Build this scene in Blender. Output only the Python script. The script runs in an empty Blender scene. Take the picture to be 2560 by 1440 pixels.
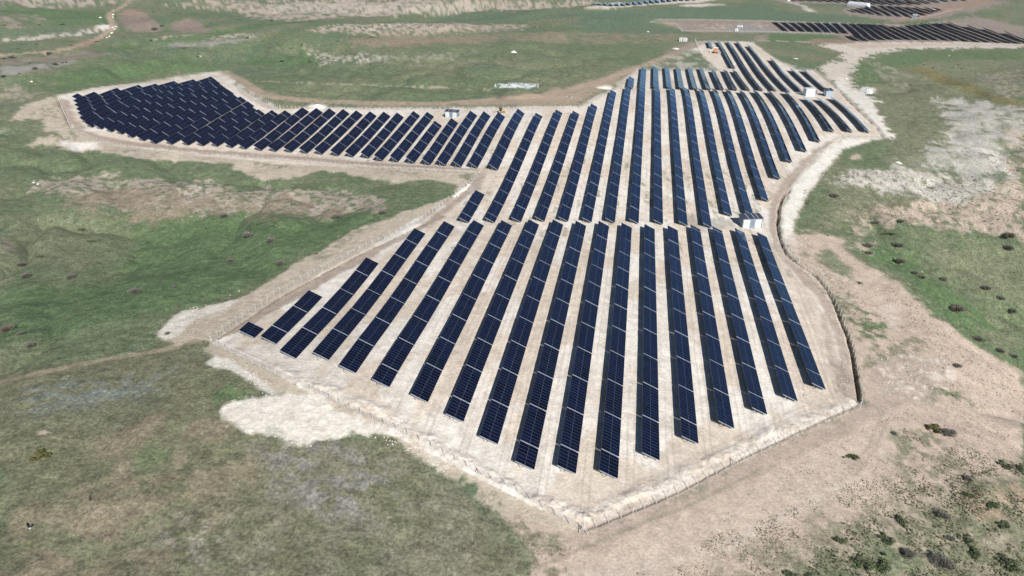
import bpy, math, random
import numpy as np, time
T0=time.time()
from mathutils import Vector, Matrix
random.seed(7); RS=np.random.RandomState(7)
scene=bpy.context.scene; C=scene.collection
# ------------------------------------------------------------------ camera model (metres, x across the rows, y along them)
F=1725.297; P=0.47295; YAW=0.17382; CX,CY,CZ=63.45951,0.0,106.2246
CP,SP=math.cos(P),math.sin(P)
FW=np.array([-math.sin(YAW)*CP,math.cos(YAW)*CP,-SP]); RT=np.array([math.cos(YAW),math.sin(YAW),0.]); UP=np.cross(RT,FW)
G=np.array([[-1.8,-0.3,1.2,2.9,4.5,5.9,6.9,6.9,5.5,2.1,-3.1,-8.7,-14.3,-19.8,-25.1,-30.3,-35.2],[-3.2,-2.0,-0.6,0.8,2.3,3.8,5.0,5.8,5.5,3.3,-2.2,-7.7,-13.1,-18.3,-23.3,-28.1,-32.8],[-4.4,-3.5,-2.5,-1.3,0.0,1.5,2.9,4.1,5.0,4.8,-1.1,-6.4,-11.7,-16.8,-21.5,-25.9,-30.1],[-5.3,-4.8,-4.2,-3.4,-2.3,-0.9,0.5,1.8,2.3,2.8,-0.5,-5.2,-10.6,-15.3,-19.5,-23.4,-27.1],[-5.8,-5.7,-5.5,-5.2,-4.5,-3.3,-1.7,0.2,1.9,2.3,-0.6,-4.6,-9.2,-13.5,-17.3,-20.6,-23.7],[-5.7,-6.0,-6.4,-6.6,-6.3,-5.5,-3.8,-1.4,0.9,1.4,-1.0,-4.2,-8.3,-11.9,-14.8,-17.4,-19.8],[-5.0,-5.7,-6.5,-7.2,-7.5,-7.1,-5.5,-2.8,0.3,1.8,0.3,-2.5,-6.5,-9.8,-12.0,-13.7,-15.4],[-3.7,-4.6,-5.7,-6.8,-7.5,-7.4,-6.1,-3.1,1.5,4.3,2.4,-0.6,-4.5,-7.3,-8.4,-9.4,-10.6],[-2.1,-2.9,-4.0,-5.0,-5.6,-5.5,-3.9,-0.5,4.7,7.8,5.0,1.0,-2.4,-3.7,-3.8,-4.7,-5.9],[-0.6,-0.9,-1.7,-2.2,-2.1,-1.4,0.3,3.3,7.2,9.4,7.2,3.2,1.3,1.4,1.3,-0.3,-2.1],[0.6,0.5,0.4,0.5,0.9,2.0,3.7,6.0,8.3,9.4,8.1,5.7,4.7,4.8,4.2,2.3,0.2],[2.1,2.2,2.6,3.1,3.7,4.8,6.2,7.7,8.9,9.2,8.4,7.1,6.2,5.6,4.6,2.6,0.7],[3.9,4.3,4.9,5.4,6.1,7.0,7.9,8.7,9.2,9.0,8.1,6.8,5.2,3.7,2.4,1.1,-0.2],[6.0,6.4,7.0,7.5,8.1,8.7,9.2,9.5,9.3,8.7,7.6,5.9,3.7,1.4,-0.0,-0.8,-1.5],[8.1,8.5,8.9,9.4,9.8,10.1,10.2,10.0,9.5,8.5,7.0,5.1,2.8,0.6,-0.9,-1.8,-2.6],[10.2,10.5,10.8,11.1,11.3,11.3,11.0,10.5,9.6,8.3,6.6,4.6,2.4,0.4,-0.9,-2.1,-3.3],[12.2,12.4,12.6,12.7,12.6,12.3,11.8,10.9,9.8,8.3,6.5,4.6,2.6,0.8,-0.7,-2.1,-3.5],[14.2,14.3,14.3,14.2,13.9,13.4,12.5,11.4,10.0,8.3,6.5,4.7,3.0,1.4,-0.2,-2.0,-3.6]])
GX0,GY0,GS=-360.,60.,40.
for _k in range(3):
    _p=np.vstack([G[:1],G,G[-1:]]); _s=(_p[:-2]+2*_p[1:-1]+_p[2:])/4; _w=np.clip((np.arange(G.shape[1])-11.5)/2.5,0,1)[None]
    _w=_w*np.clip((np.arange(G.shape[0])-4)/2.,0,1)[:,None]; G=G*(1-_w)+_s*_w
def _cub(a,b,c,d,t): return b+.5*t*(c-a+t*(2*a-5*b+4*c-d+t*(3*(b-c)+d-a)))
def zfit(x,y):
    ny,nx=G.shape
    fx=np.clip((x-GX0)/GS,0,nx-1.0001); fy=np.clip((y-GY0)/GS,0,ny-1.0001)
    i=fx.astype(int); j=fy.astype(int); a=fx-i; b=fy-j
    ix=[np.clip(i+k,0,nx-1) for k in(-1,0,1,2)]; jy=[np.clip(j+k,0,ny-1) for k in(-1,0,1,2)]
    r=[_cub(G[jj,ix[0]],G[jj,ix[1]],G[jj,ix[2]],G[jj,ix[3]],a) for jj in jy]
    return _cub(r[0],r[1],r[2],r[3],b)
def h2(i,j,s):
    n=(i*374761393+j*668265263+s*2147483647)&0xffffffff
    n=((n^(n>>13))*1274126177)&0xffffffff
    return ((n^(n>>16))&0xffff)/65535.
def vn(x,y,s=0):
    i=np.floor(x).astype(np.int64); j=np.floor(y).astype(np.int64); a=x-i; b=y-j
    a=a*a*a*(a*(a*6-15)+10); b=b*b*b*(b*(b*6-15)+10)
    return (h2(i,j,s)*(1-a)+h2(i+1,j,s)*a)*(1-b)+(h2(i,j+1,s)*(1-a)+h2(i+1,j+1,s)*a)*b
def fbm(x,y,sc,s=0,o=4,g=.5):
    v=0;w=1;t=0
    x=np.asarray(x,float);y=np.asarray(y,float)
    ca,sa=.8,.6
    for k in range(o):
        v=v+w*vn(x/sc+17.3*k,y/sc-9.1*k,s+k*13); t+=w; w*=g; sc/=2.03
        x,y=ca*x-sa*y,sa*x+ca*y
    return v/t
def ss(a,b,x):
    t=np.clip((x-a)/(b-a),0,1); return t*t*(3-2*t)
RELIEF=None
def terrain(x,y):
    x=np.asarray(x,float); y=np.asarray(y,float)
    z=zfit(x,y)-.75
    def g(cx,cy,sx,sy,h): return h*np.exp(-((x-cx)/sx)**2-((y-cy)/sy)**2)
    z=z+g(-140,225,62,58,-9)+g(232,232,42,75,-15)
    d=np.hypot(x-CX,y)
    far=ss(430,800,d)
    if RELIEF is not None:
        fx=np.clip((x+560)/8,0,RELIEF.shape[1]-1.001); fy=np.clip((y-40)/8,0,RELIEF.shape[0]-1.001); i=fx.astype(int); j=fy.astype(int); a=fx-i; b=fy-j
        mk=(RELIEF[j,i]*(1-a)+RELIEF[j,i+1]*a)*(1-b)+(RELIEF[j+1,i]*(1-a)+RELIEF[j+1,i+1]*a)*b
        gu=1-abs(2*fbm(x+.5*y,y*.8,46,81,3)-1); gu=gu*gu
        z=z+mk*((gu-.55)*-(2.6+3.2*ss(140,260,y))*ss(0,.6,mk)+(fbm(x,y,13,83,3)-.5)*1.5)
    sh_=240*ss(-60,40,x); out=np.maximum(ss(0,140,y-620-sh_),np.maximum(ss(-60,-330,x+.0*y)*ss(420,560,y),ss(250,420,x)))
    hills=(fbm(x,y,260,3,3)-.5)*44+(fbm(x,y,90,5,3)-.5)*11
    z=z+hills*out*(.35+.65*far)*(1-.88*ss(0,170,x)*ss(680,840,y))
    z=z-far*out*4
    return z
def rays(pts):
    p=np.asarray(pts,float).reshape(-1,2)
    return FW[None]+RT[None]*((p[:,0]-1280)/F)[:,None]+UP[None]*((720-p[:,1])/F)[:,None]
_st=[40.]
while _st[-1]<6000: _st.append(_st[-1]+max(.6,_st[-1]*.006))
_st=np.array(_st)
def at(pts,dz=0.):
    """points of the ground (plus dz) seen at these picture positions"""
    D=rays(pts); out=np.zeros((len(D),3)); c0=np.array([CX,CY,CZ])
    for k in range(0,len(D),256):
        d=D[k:k+256]; zmax=45.
        q=c0+d[:,None,:]*_st[None,:,None]
        m=q[...,2]<zmax
        below=np.zeros(m.shape,bool); t=terrain(q[...,0][m],q[...,1][m])+dz; below[m]=q[...,2][m]<t
        first=np.where(below.any(1),below.argmax(1),len(_st)-1); first=np.maximum(first,1)
        lo=_st[first-1].copy(); hi=_st[first].copy()
        for _ in range(14):
            mid=(lo+hi)/2; p=c0+d*mid[:,None]; b=p[:,2]<terrain(p[:,0],p[:,1])+dz
            hi=np.where(b,mid,hi); lo=np.where(b,lo,mid)
        out[k:k+256]=c0+d*hi[:,None]
    return out
def at1(x,y,dz=0.): return at([(x,y)],dz)[0]
def mpp(p): # metres per picture pixel (2560 wide) at a point
    return float(np.dot(np.asarray(p)-np.array([CX,CY,CZ]),FW))/F
def tz(x,y): return float(terrain(np.array([x]),np.array([y]))[0])
# ------------------------------------------------------------------ object helpers
def tag(o,label=None,cat=None,group=None,kind=None):
    if label:o['label']=label
    if cat:o['category']=cat
    if group:o['group']=group
    if kind:o['kind']=kind
    return o
def empty(name,loc,rz=0.):
    o=bpy.data.objects.new(name,None); o.empty_display_size=.5; o.location=loc; o.rotation_euler=(0,0,rz); C.objects.link(o); return o
def link(name,me,parent=None,mat4=None):
    o=bpy.data.objects.new(name,me); C.objects.link(o)
    if parent: o.parent=parent
    if mat4 is not None: o.matrix_basis=mat4
    return o
class MB:
    def __init__(s): s.v=[];s.f=[];s.m=[]
    def add(s,v,f,m=0):
        n=len(s.v); s.v+=[tuple(p) for p in v]; s.f+=[tuple(i+n for i in q) for q in f]; s.m+=[m]*len(f); return s
    def box(s,x0,x1,y0,y1,z0,z1,m=0,M=None):
        v=[(x,y,z) for z in(z0,z1) for y in(y0,y1) for x in(x0,x1)]
        if M is not None: v=[tuple(M@Vector(p)) for p in v]
        return s.add(v,[(0,2,3,1),(4,5,7,6),(0,1,5,4),(2,6,7,3),(0,4,6,2),(1,3,7,5)],m)
    def bar(s,a,b,w,m=0,w2=None,n=4):
        a=Vector(a);b=Vector(b);d=(b-a).normalized(); w2=w if w2 is None else w2
        u=d.cross(Vector((0,0,1)) if abs(d.z)<.9 else Vector((1,0,0))).normalized(); t=d.cross(u)
        v=[]
        for q,r in((a,w/2),(b,w2/2)):
            for k in range(n):
                an=2*math.pi*(k+.5)/n; v.append(q+(u*math.cos(an)+t*math.sin(an))*r*(1.414 if n==4 else 1))
        f=[(k,(k+1)%n,n+(k+1)%n,n+k) for k in range(n)]+[tuple(range(n))[::-1],tuple(range(n,2*n))]
        return s.add(v,f,m)
    def ball(s,c,r,m=0,seg=8,rings=5,sq=(1,1,1),jit=0.):
        v=[];f=[]
        for j in range(rings+1):
            ph=math.pi*j/rings
            for i in range(seg):
                th=2*math.pi*i/seg; k=1+random.uniform(-jit,jit)
                v.append((c[0]+r*sq[0]*math.sin(ph)*math.cos(th)*k,c[1]+r*sq[1]*math.sin(ph)*math.sin(th)*k,c[2]+r*sq[2]*math.cos(ph)*k))
        for j in range(rings):
            for i in range(seg): f.append((j*seg+i,(j+1)*seg+i,(j+1)*seg+(i+1)%seg,j*seg+(i+1)%seg))
        return s.add(v,f,m)
    def cyl(s,c,r,ax,h,m=0,n=16):
        a=Vector(c)-Vector(ax)*h/2; b=Vector(c)+Vector(ax)*h/2
        return s.bar(a,b,2*r,m,2*r,n)
    def mesh(s,name,mats):
        me=bpy.data.meshes.new(name); me.from_pydata(s.v,[],s.f)
        for m in mats: me.materials.append(m)
        if len(mats)>1: me.polygons.foreach_set('material_index',s.m)
        me.update(); return me
    def build(s,name,mats,parent=None,smooth=False):
        if not isinstance(mats,(list,tuple)): mats=[mats]
        me=s.mesh(name,mats)
        if smooth: me.polygons.foreach_set('use_smooth',[True]*len(me.polygons))
        return link(name,me,parent)
def newmat(name):
    m=bpy.data.materials.new(name); m.use_nodes=True; nt=m.node_tree; b=nt.nodes['Principled BSDF']; return m,nt,b
def simple(name,col,rough=.6,metal=0.,var=.12,sc=3.,spec=.5):
    m,nt,b=newmat(name); N=nt.nodes; L=nt.links
    b.inputs['Roughness'].default_value=rough; b.inputs['Metallic'].default_value=metal; b.inputs['Specular IOR Level'].default_value=spec
    tc=N.new('ShaderNodeTexCoord'); nz=N.new('ShaderNodeTexNoise'); nz.inputs['Scale'].default_value=sc; nz.inputs['Detail'].default_value=4
    L.new(tc.outputs['Object'],nz.inputs['Vector'])
    mx=N.new('ShaderNodeMix'); mx.data_type='RGBA'
    mx.inputs[6].default_value=(*[c*(1-var) for c in col],1); mx.inputs[7].default_value=(*[min(1,c*(1+var)) for c in col],1)
    L.new(nz.outputs['Fac'],mx.inputs[0]); L.new(mx.outputs[2],b.inputs['Base Color'])
    return m
M={}
M['alu']=simple('aluminium_rail',(.34,.37,.43),.35,.3,.08)
M['steel']=simple('galvanised_steel',(.33,.34,.35),.5,.4,.15)
M['concrete']=simple('white_concrete',(.44,.43,.41),.8,0,.15,6)
M['doorwhite']=simple('white_painted_door',(.50,.545,.555),.5,0,.04)
M['wallgrey']=simple('pale_grey_wall',(.16,.20,.235),.6,0,.06)
M['wallgrey2']=simple('mid_grey_wall',(.27,.32,.37),.6,0,.06)
M['roofdark']=simple('dark_blue_roof',(.035,.042,.065),.45,0,.2)
M['seam']=simple('white_roof_seam',(.7,.7,.72),.5)
M['sign']=simple('dark_sign',(.12,.09,.17),.6)
M['yellow']=simple('yellow_paint',(.48,.33,.16),.45,.0,.1)
M['orange']=simple('orange_paint',(.5,.17,.06),.5,.0,.12)
M['black']=simple('black_rubber',(.02,.02,.022),.8)
M['glass']=simple('dark_cab_glass',(.03,.035,.04),.15)
M['white']=simple('white_sheet',(.58,.60,.61),.5,0,.04)
M['whiteblock']=simple('white_block',(.50,.51,.50),.75,0,.1)
M['chalk']=simple('chalk_stone',(.54,.515,.475),.9,0,.2,1.2)
M['grit']=simple('grey_grit',(.42,.43,.43),.9,0,.2,1.2)
M['blue']=simple('blue_plastic',(.05,.12,.35),.5)
M['bark']=simple('shrub_bark',(.12,.095,.085),.9)
M['feather']=simple('black_feather',(.006,.006,.008),.6)
M['featherw']=simple('white_feather',(.5,.5,.5),.8)
def foliage(name,c1,c2):
    m,nt,b=newmat(name); N=nt.nodes; L=nt.links
    g=N.new('ShaderNodeNewGeometry'); r=N.new('ShaderNodeMix'); r.data_type='RGBA'
    r.inputs[6].default_value=(*c1,1); r.inputs[7].default_value=(*c2,1)
    L.new(g.outputs['Random Per Island'],r.inputs[0]); L.new(r.outputs[2],b.inputs['Base Color'])
    b.inputs['Roughness'].default_value=.85; b.inputs['Specular IOR Level'].default_value=.2
    return m
M['twig']=foliage('grey_brown_twigs',(.08,.08,.068),(.20,.19,.165))
M['twigr']=foliage('reddish_brown_twigs',(.10,.085,.068),(.21,.18,.15))
M['leafd']=foliage('dark_green_leaves',(.045,.065,.03),(.12,.15,.075))
M['leafo']=foliage('olive_leaves',(.05,.055,.022),(.16,.15,.05))
M['scrub']=foliage('scrub_leaves',(.065,.08,.042),(.18,.18,.115))
M['scrubd']=foliage('dry_tuft_leaves',(.09,.085,.06),(.20,.18,.13))
def panelmat():
    m,nt,b=newmat('dark_blue_solar_glass'); N=nt.nodes; L=nt.links
    tc=N.new('ShaderNodeTexCoord'); sx=N.new('ShaderNodeSeparateXYZ'); L.new(tc.outputs['UV'],sx.inputs[0])
    def mt(op,a,b_=None,c=None):
        n=N.new('ShaderNodeMath'); n.operation=op
        for k,v in enumerate((a,b_,c)):
            if v is None: continue
            if isinstance(v,(int,float)): n.inputs[k].default_value=v
            else: L.new(v,n.inputs[k])
        return n.outputs[0]
    def line(coord,period,w): # distance to the nearest line < w/2
        fr=mt('FRACT',mt('DIVIDE',coord,period)); d=mt('MINIMUM',fr,mt('SUBTRACT',1.,fr))
        return mt('LESS_THAN',d,w/2/period)
    U=sx.outputs[0]; V=sx.outputs[1] # metres: U across the width, V along the row
    l1=line(V,1.154,.062); l2=line(U,2.45,.06)
    mod=mt('FLOOR',mt('DIVIDE',V,1.154)); modu=mt('FLOOR',mt('DIVIDE',U,2.45))
    cb=N.new('ShaderNodeCombineXYZ'); L.new(mod,cb.inputs[0]); L.new(modu,cb.inputs[1])
    oi=N.new('ShaderNodeObjectInfo'); L.new(oi.outputs['Random'],cb.inputs[2])
    wn=N.new('ShaderNodeTexWhiteNoise'); L.new(cb.outputs[0],wn.inputs['Vector'])
    c0=N.new('ShaderNodeMix'); c0.data_type='RGBA'; c0.inputs[6].default_value=(.0008,.0014,.005,1); c0.inputs[7].default_value=(.0028,.0048,.019,1)
    L.new(wn.outputs['Value'],c0.inputs[0])
    c1=N.new('ShaderNodeMix'); c1.data_type='RGBA'; c1.inputs[7].default_value=(.035,.038,.055,1); c1.inputs[0].default_value=.03; L.new(c0.outputs[2],c1.inputs[6])
    fr=mt('MAXIMUM',l1,l2)
    c2=N.new('ShaderNodeMix'); c2.data_type='RGBA'; c2.inputs[7].default_value=(.085,.095,.135,1); L.new(mt('MULTIPLY',fr,.85),c2.inputs[0]); L.new(c1.outputs[2],c2.inputs[6])
    # dark cells under a blue-reflecting anti-glare coat
    N.remove(b); df=N.new('ShaderNodeBsdfDiffuse'); L.new(c2.outputs[2],df.inputs['Color'])
    gl=N.new('ShaderNodeBsdfGlossy'); gl.inputs['Color'].default_value=(.42,.66,1,1); L.new(mt('MULTIPLY_ADD',fr,.3,.08),gl.inputs['Roughness'])
    fz=N.new('ShaderNodeFresnel'); fz.inputs['IOR'].default_value=1.5
    ms=N.new('ShaderNodeMixShader'); L.new(fz.outputs[0],ms.inputs[0]); L.new(df.outputs[0],ms.inputs[1]); L.new(gl.outputs[0],ms.inputs[2]); L.new(ms.outputs[0],N['Material Output'].inputs['Surface'])
    return m
M['panel']=panelmat()
m,nt,b=newmat('panel_back_sheet'); b.inputs['Base Color'].default_value=(.02,.02,.022,1); b.inputs['Roughness'].default_value=.7; M['back']=m
# fence netting: mostly holes
m,nt,b=newmat('wire_netting'); N=nt.nodes; L=nt.links
b.inputs['Base Color'].default_value=(.45,.46,.47,1); b.inputs['Metallic'].default_value=.2
tr=N.new('ShaderNodeBsdfTransparent'); mx=N.new('ShaderNodeMixShader'); mx.inputs[0].default_value=.13
L.new(tr.outputs[0],mx.inputs[1]); L.new(b.outputs[0],mx.inputs[2]); L.new(mx.outputs[0],N['Material Output'].inputs['Surface']); M['net']=m
# ------------------------------------------------------------------ fence lines, ditches and banks (picture positions -> ground)
FENCES=[ # name, points, outward side(+1 left of travel), star spacing
('front left side',[(530,858),(600,893),(695,940),(800,988),(900,1037),(1000,1080),(1100,1131),(1210,1195),(1275,1222),(1341,1264),(1407,1302),(1457,1331)],-1),
('front right side',[(1457,1331),(1492,1318),(1566,1289),(1633,1262),(1697,1235),(1800,1180),(1880,1140),(1935,1115),(2040,1065),(2100,1040),(2152,1015)],-1),
('lower right curve',[(2152,1015),(2156,990),(2150,958),(2144,931),(2138,901),(2130,864),(2115,825),(2100,785),(2080,747),(2060,712),(2045,690),(2015,675),(1990,652),(1971,630),(1958,600),(1952,580),(1952,555)],-1),
('upper right bend',[(1952,555),(1955,520),(1970,482),(2002,440),(2037,405),(2060,380),(2085,354),(2107,343),(2145,342),(2211,345)],-1),
('right diagonal',[(2211,345),(2180,308),(2140,268),(2110,238),(2075,208),(2037,178)],-1),
('far corner step',[(2037,178),(1990,176),(1960,160),(1930,147),(1900,130),(1870,109)],-1),
('far top end',[(1870,109),(1820,107),(1760,106)],-1),
('far left step',[(1738,102),(1745,120),(1757,140),(1780,160),(1803,178)],1),
('middle top edge',[(1803,178),(1745,177),(1660,176),(1592,177)],-1),
('top left diagonal',[(1592,177),(1570,200),(1545,222),(1510,240),(1450,270)],-1),
('wing upper edge right part',[(1450,271),(1330,273),(1250,275),(1100,275)],-1),
('wing upper edge left part',[(1100,275),(900,276),(830,274),(750,274),(700,270)],-1),
('wing upper curve',[(700,270),(670,258),(640,243),(615,228),(595,215),(580,205),(568,195)],-1),
('wing left end',[(147,250),(155,270),(165,292),(178,322)],-1),
('wing lower left part',[(178,322),(200,335),(230,348),(290,365),(350,375),(500,388),(620,396)],-1),
('wing lower middle part',[(620,396),(700,402),(800,411),(900,419)],-1),
('wing lower right part',[(900,419),(980,424),(1060,429),(1130,433),(1196,436)],-1),
('inner left side far part',[(1196,436),(1175,460),(1150,482),(1100,520),(1055,555),(1020,570),(980,590),(900,628)],-1),
('inner left side near part',[(900,628),(800,680),(700,735),(620,790),(570,825),(530,858)],-1),
]
FARF=[('second field top edge left part',[(1626,56),(1650,51),(1760,51),(1900,54)],-1),('second field top edge right part',[(1900,54),(2100,60),(2280,66),(2330,58)],-1),
('second field right end',[(2330,58),(2420,62),(2500,72),(2560,86)],-1),
('second field left end',[(1626,57),(1690,62),(1705,79)],1),('second field lower edge',[(1705,79),(1850,80),(2000,83),(2085,85)],1),
('third field lower edge',[(2105,28),(2160,36),(2220,42),(2290,46),(2340,38),(2380,26)],1),('third field right end',[(2380,26),(2405,24),(2350,18)],-1)]
def dens(pts,n=10):
    out=[]
    for a,b in zip(pts,pts[1:]):
        for k in range(n): t=k/n; out.append((a[0]+(b[0]-a[0])*t,a[1]+(b[1]-a[1])*t))
    return out+[pts[-1]]
def line3(pts,n=8): return at(dens(pts,n))
def ldist(x,y,L2):
    """distance to a polyline, and the arc length there"""
    d=np.full(x.shape,1e9); s=np.zeros(x.shape); acc=0; side=np.zeros(x.shape)
    for a,b in zip(L2,L2[1:]):
        ex,ey=b[0]-a[0],b[1]-a[1]; l2=ex*ex+ey*ey
        if l2<1e-9: continue
        t=np.clip(((x-a[0])*ex+(y-a[1])*ey)/l2,0,1)
        dd=np.hypot(x-a[0]-t*ex,y-a[1]-t*ey); m=dd<d
        l=math.sqrt(l2); s=np.where(m,acc+t*l,s); side=np.where(m,np.sign(ex*(y-a[1])-ey*(x-a[0])),side); d=np.where(m,dd,d); acc+=l
    return d,s,side
DITCH=[([(2149,1006),(2143,965),(2137,925),(2130,885),(2120,845),(2103,803),(2092,772),(2082,748),(2070,727),(2052,703),(2037,688),(2012,670),(1987,654),(1967,636),(1955,610),(1948,588),(1944,560),(1947,522),(1958,492),(1972,476)],.5,1.5),
([(2209,343),(2190,315),(2150,279),(2120,251),(2100,228),(2070,202),(2037,177)],.6,1.5),
([(1460,1327),(1495,1313),(1568,1283),(1635,1256),(1698,1229),(1800,1174),(1880,1134),(1937,1108),(2040,1060),(2150,1011)],.2,.5),
([(545,848),(600,812),(700,745),(800,690),(900,637),(985,598),(1060,560)],.22,.4),
([(147,252),(165,295),(177,322)],.5,1.2)]
BANK=[([(700,920),(760,955),(850,992),(950,1035),(1050,1090),(1150,1150),(1250,1205),(1330,1240),(1400,1270),(1452,1300)],2.2,.6),
([(1452,1300),(1500,1278),(1600,1238),(1700,1192),(1800,1148),(1900,1100),(2000,1062),(2080,1030),(2125,1005)],2.0,.5)]
DL=[(at(dens(p,6))[:,:2],w,dp) for p,w,dp in DITCH]; BL=[(at(dens(p,6))[:,:2],w,h) for p,w,h in BANK]
SITEP=[(530,857),(1457,1330),(2152,1012),(2050,700),(1950,590),(1950,530),(2107,345),(2215,347),(2040,176),(1738,104),(1590,175),(1450,266),(700,272),(550,177),(145,240),(178,322),(1198,434)]
SITE3=at(dens(SITEP,4))[:,:2]
def polydist(xw,yw,L2):
    ins=np.zeros(xw.shape,bool); d=np.full(xw.shape,1e9); j=len(L2)-1
    for i in range(len(L2)):
        xi,yi=L2[i];xj,yj=L2[j]
        if yi!=yj: ins^=((yi>yw)!=(yj>yw))&(xw<(xj-xi)*(yw-yi)/(yj-yi)+xi)
        ex,ey=xj-xi,yj-yi;l2=ex*ex+ey*ey+1e-9
        t=np.clip(((xw-xi)*ex+(yw-yi)*ey)/l2,0,1); d=np.minimum(d,np.hypot(xw-xi-t*ex,yw-yi-t*ey)); j=i
    return np.where(ins,d,-d)
gx_,gy_=np.meshgrid(np.arange(-560,480,8.),np.arange(40,760,8.))
RELIEF=ss(10,42,-polydist(gx_,gy_,SITE3))*ss(745,650,gy_)*ss(465,400,gx_)*ss(-555,-480,gx_)
# ------------------------------------------------------------------ the ground sheet
NA,NRr=1120,900
az=np.radians(np.linspace(-68,58,NA)); th=np.radians(np.linspace(66,0,NRr+1)[:-1])
# depression angles: even steps on screen, then out to the horizon
dep=np.concatenate([np.radians(np.linspace(66,2.0,NRr-60)),np.radians(np.geomspace(1.97,1.55,60))])
rad=CZ/np.tan(dep)
A_,R_=np.meshgrid(az+YAW*0,rad)
X=CX+R_*np.sin(A_-YAW*0); Y=CY+R_*np.cos(A_)
X=X.ravel();Y=Y.ravel();D0=R_.ravel()
Z=terrain(X,Y)
def nearmask(x,y,L2,r):
    return (x>L2[:,0].min()-r)&(x<L2[:,0].max()+r)&(y>L2[:,1].min()-r)&(y<L2[:,1].max()+r)
n1=fbm(X,Y,2.2,11,3); n2=fbm(X,Y,9,12,3)
COL=np.zeros((len(X),3)); GR=np.ones(len(X)); RZ=np.zeros(len(X)) # colour, grassiness
def lerp(w,c,gr=None,idx=None):
    global COL,GR
    c=np.asarray(c,float)
    if idx is None:
        COL[:]=COL*(1-w[:,None])+c*w[:,None]
        if gr is not None: GR[:]=GR*(1-w)+gr*w
    else:
        COL[idx]=COL[idx]*(1-w[:,None])+c*w[:,None]
        if gr is not None: GR[idx]=GR[idx]*(1-w)+gr*w
K={'green':(.100,.133,.073),'lush':(.076,.130,.056),'olive':(.140,.150,.094),'dry':(.205,.170,.125),'brown':(.225,.188,.160),'dirt':(.50,.438,.37),'chalk':(.575,.545,.500),
'tan':(.385,.313,.258),'damp':(.275,.222,.185),'pink':(.34,.285,.243),'field':(.195,.16,.135),'grey':(.225,.215,.195),'road':(.34,.262,.20),'red':(.265,.185,.145),'skirt':(.385,.335,.270),'rock':(.45,.405,.355),'bluegrass':(.085,.128,.085)}
wx=(fbm(X,Y,7,21,4)-.5); wy=(fbm(X,Y,7,22,4)-.5)
wf=(fbm(X,Y,2.0,23,3)-.5)
patch=fbm(X,Y,6,31,4); patch2=fbm(X,Y,2.5,32,3); big=fbm(X,Y,55,33,4); big2=fbm(X,Y,30,34,4)
def soft(px,w,sc=1.):
    pass
# base meadow
w=ss(.38,.62,big); COL[:]=np.array(K['green'])*(1-w[:,None])+np.array(K['olive'])*w[:,None]
w=ss(.5,.75,big2)*.6; lerp(w,K['bluegrass'])
w=ss(.57,.74,patch)*.28; lerp(w,K['dry'])
def area(pts,col,f=1.2,warp=5.,alpha=1.,pat=None,gr=0.,rz=0.):
    """paint one patch of soil or plants: outline traced on the ground, edges broken up by noise; f and warp in metres at 150 m"""
    L2=at(dens(pts,3) if len(pts)<40 else pts)[:,:2]
    m=nearmask(X,Y,L2,14); idx=np.where(m)[0]
    if len(idx)==0: return
    x=X[idx];y=Y[idx];sc=np.maximum(1,D0[idx]/220.)
    xw=x+(wx[idx]*warp+wf[idx]*warp*.45)*sc; yw=y+(wy[idx]*warp-wf[idx]*warp*.45)*sc*1.4
    ins=np.zeros(len(idx),bool); d=np.full(len(idx),1e9)
    n=len(L2); j=n-1
    for i in range(n):
        xi,yi=L2[i];xj,yj=L2[j]
        if yi!=yj:
            c=((yi>yw)!=(yj>yw))&(xw<(xj-xi)*(yw-yi)/(yj-yi)+xi); ins^=c
        ex,ey=xj-xi,yj-yi;l2=ex*ex+ey*ey+1e-9
        t=np.clip(((xw-xi)*ex+(yw-yi)*ey)/l2,0,1); d=np.minimum(d,np.hypot(xw-xi-t*ex,yw-yi-t*ey)); j=i
    sd=np.where(ins,d,-d); ff=f*sc
    w=ss(-ff,ff,sd)*alpha
    if pat:
        src={'p':patch,'q':patch2,'b':big2,'n':n1}[pat[0]][idx]
        w=w*ss(pat[1],pat[2],src)
    if rz: RZ[idx]=np.maximum(RZ[idx],w*rz)
    lerp(w,K[col] if isinstance(col,str) else col,gr,idx)
def way(pts,col,wid,alpha=1.,f=.6,gr=0.,twin=False,jit=1.):
    L2=at(dens(pts,6))[:,:2]; m=nearmask(X,Y,L2,wid*3+6); idx=np.where(m)[0]
    if len(idx)==0: return
    sc=np.maximum(1,D0[idx]/450.)
    d,s,sd=ldist(X[idx]+wx[idx]*jit,Y[idx]+wy[idx]*jit,L2)
    if twin: w=np.maximum(1-ss(.18*sc,.45*sc,abs(d-.85)),.35*(1-ss(wid*.5,wid,d)))
    else: w=1-ss(wid*.5,wid*.5+f*sc,d)
    w=w*alpha*(.6+.4*ss(.3,.6,patch2[idx]))
    lerp(w,K[col] if isinstance(col,str) else col,gr,idx)
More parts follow.
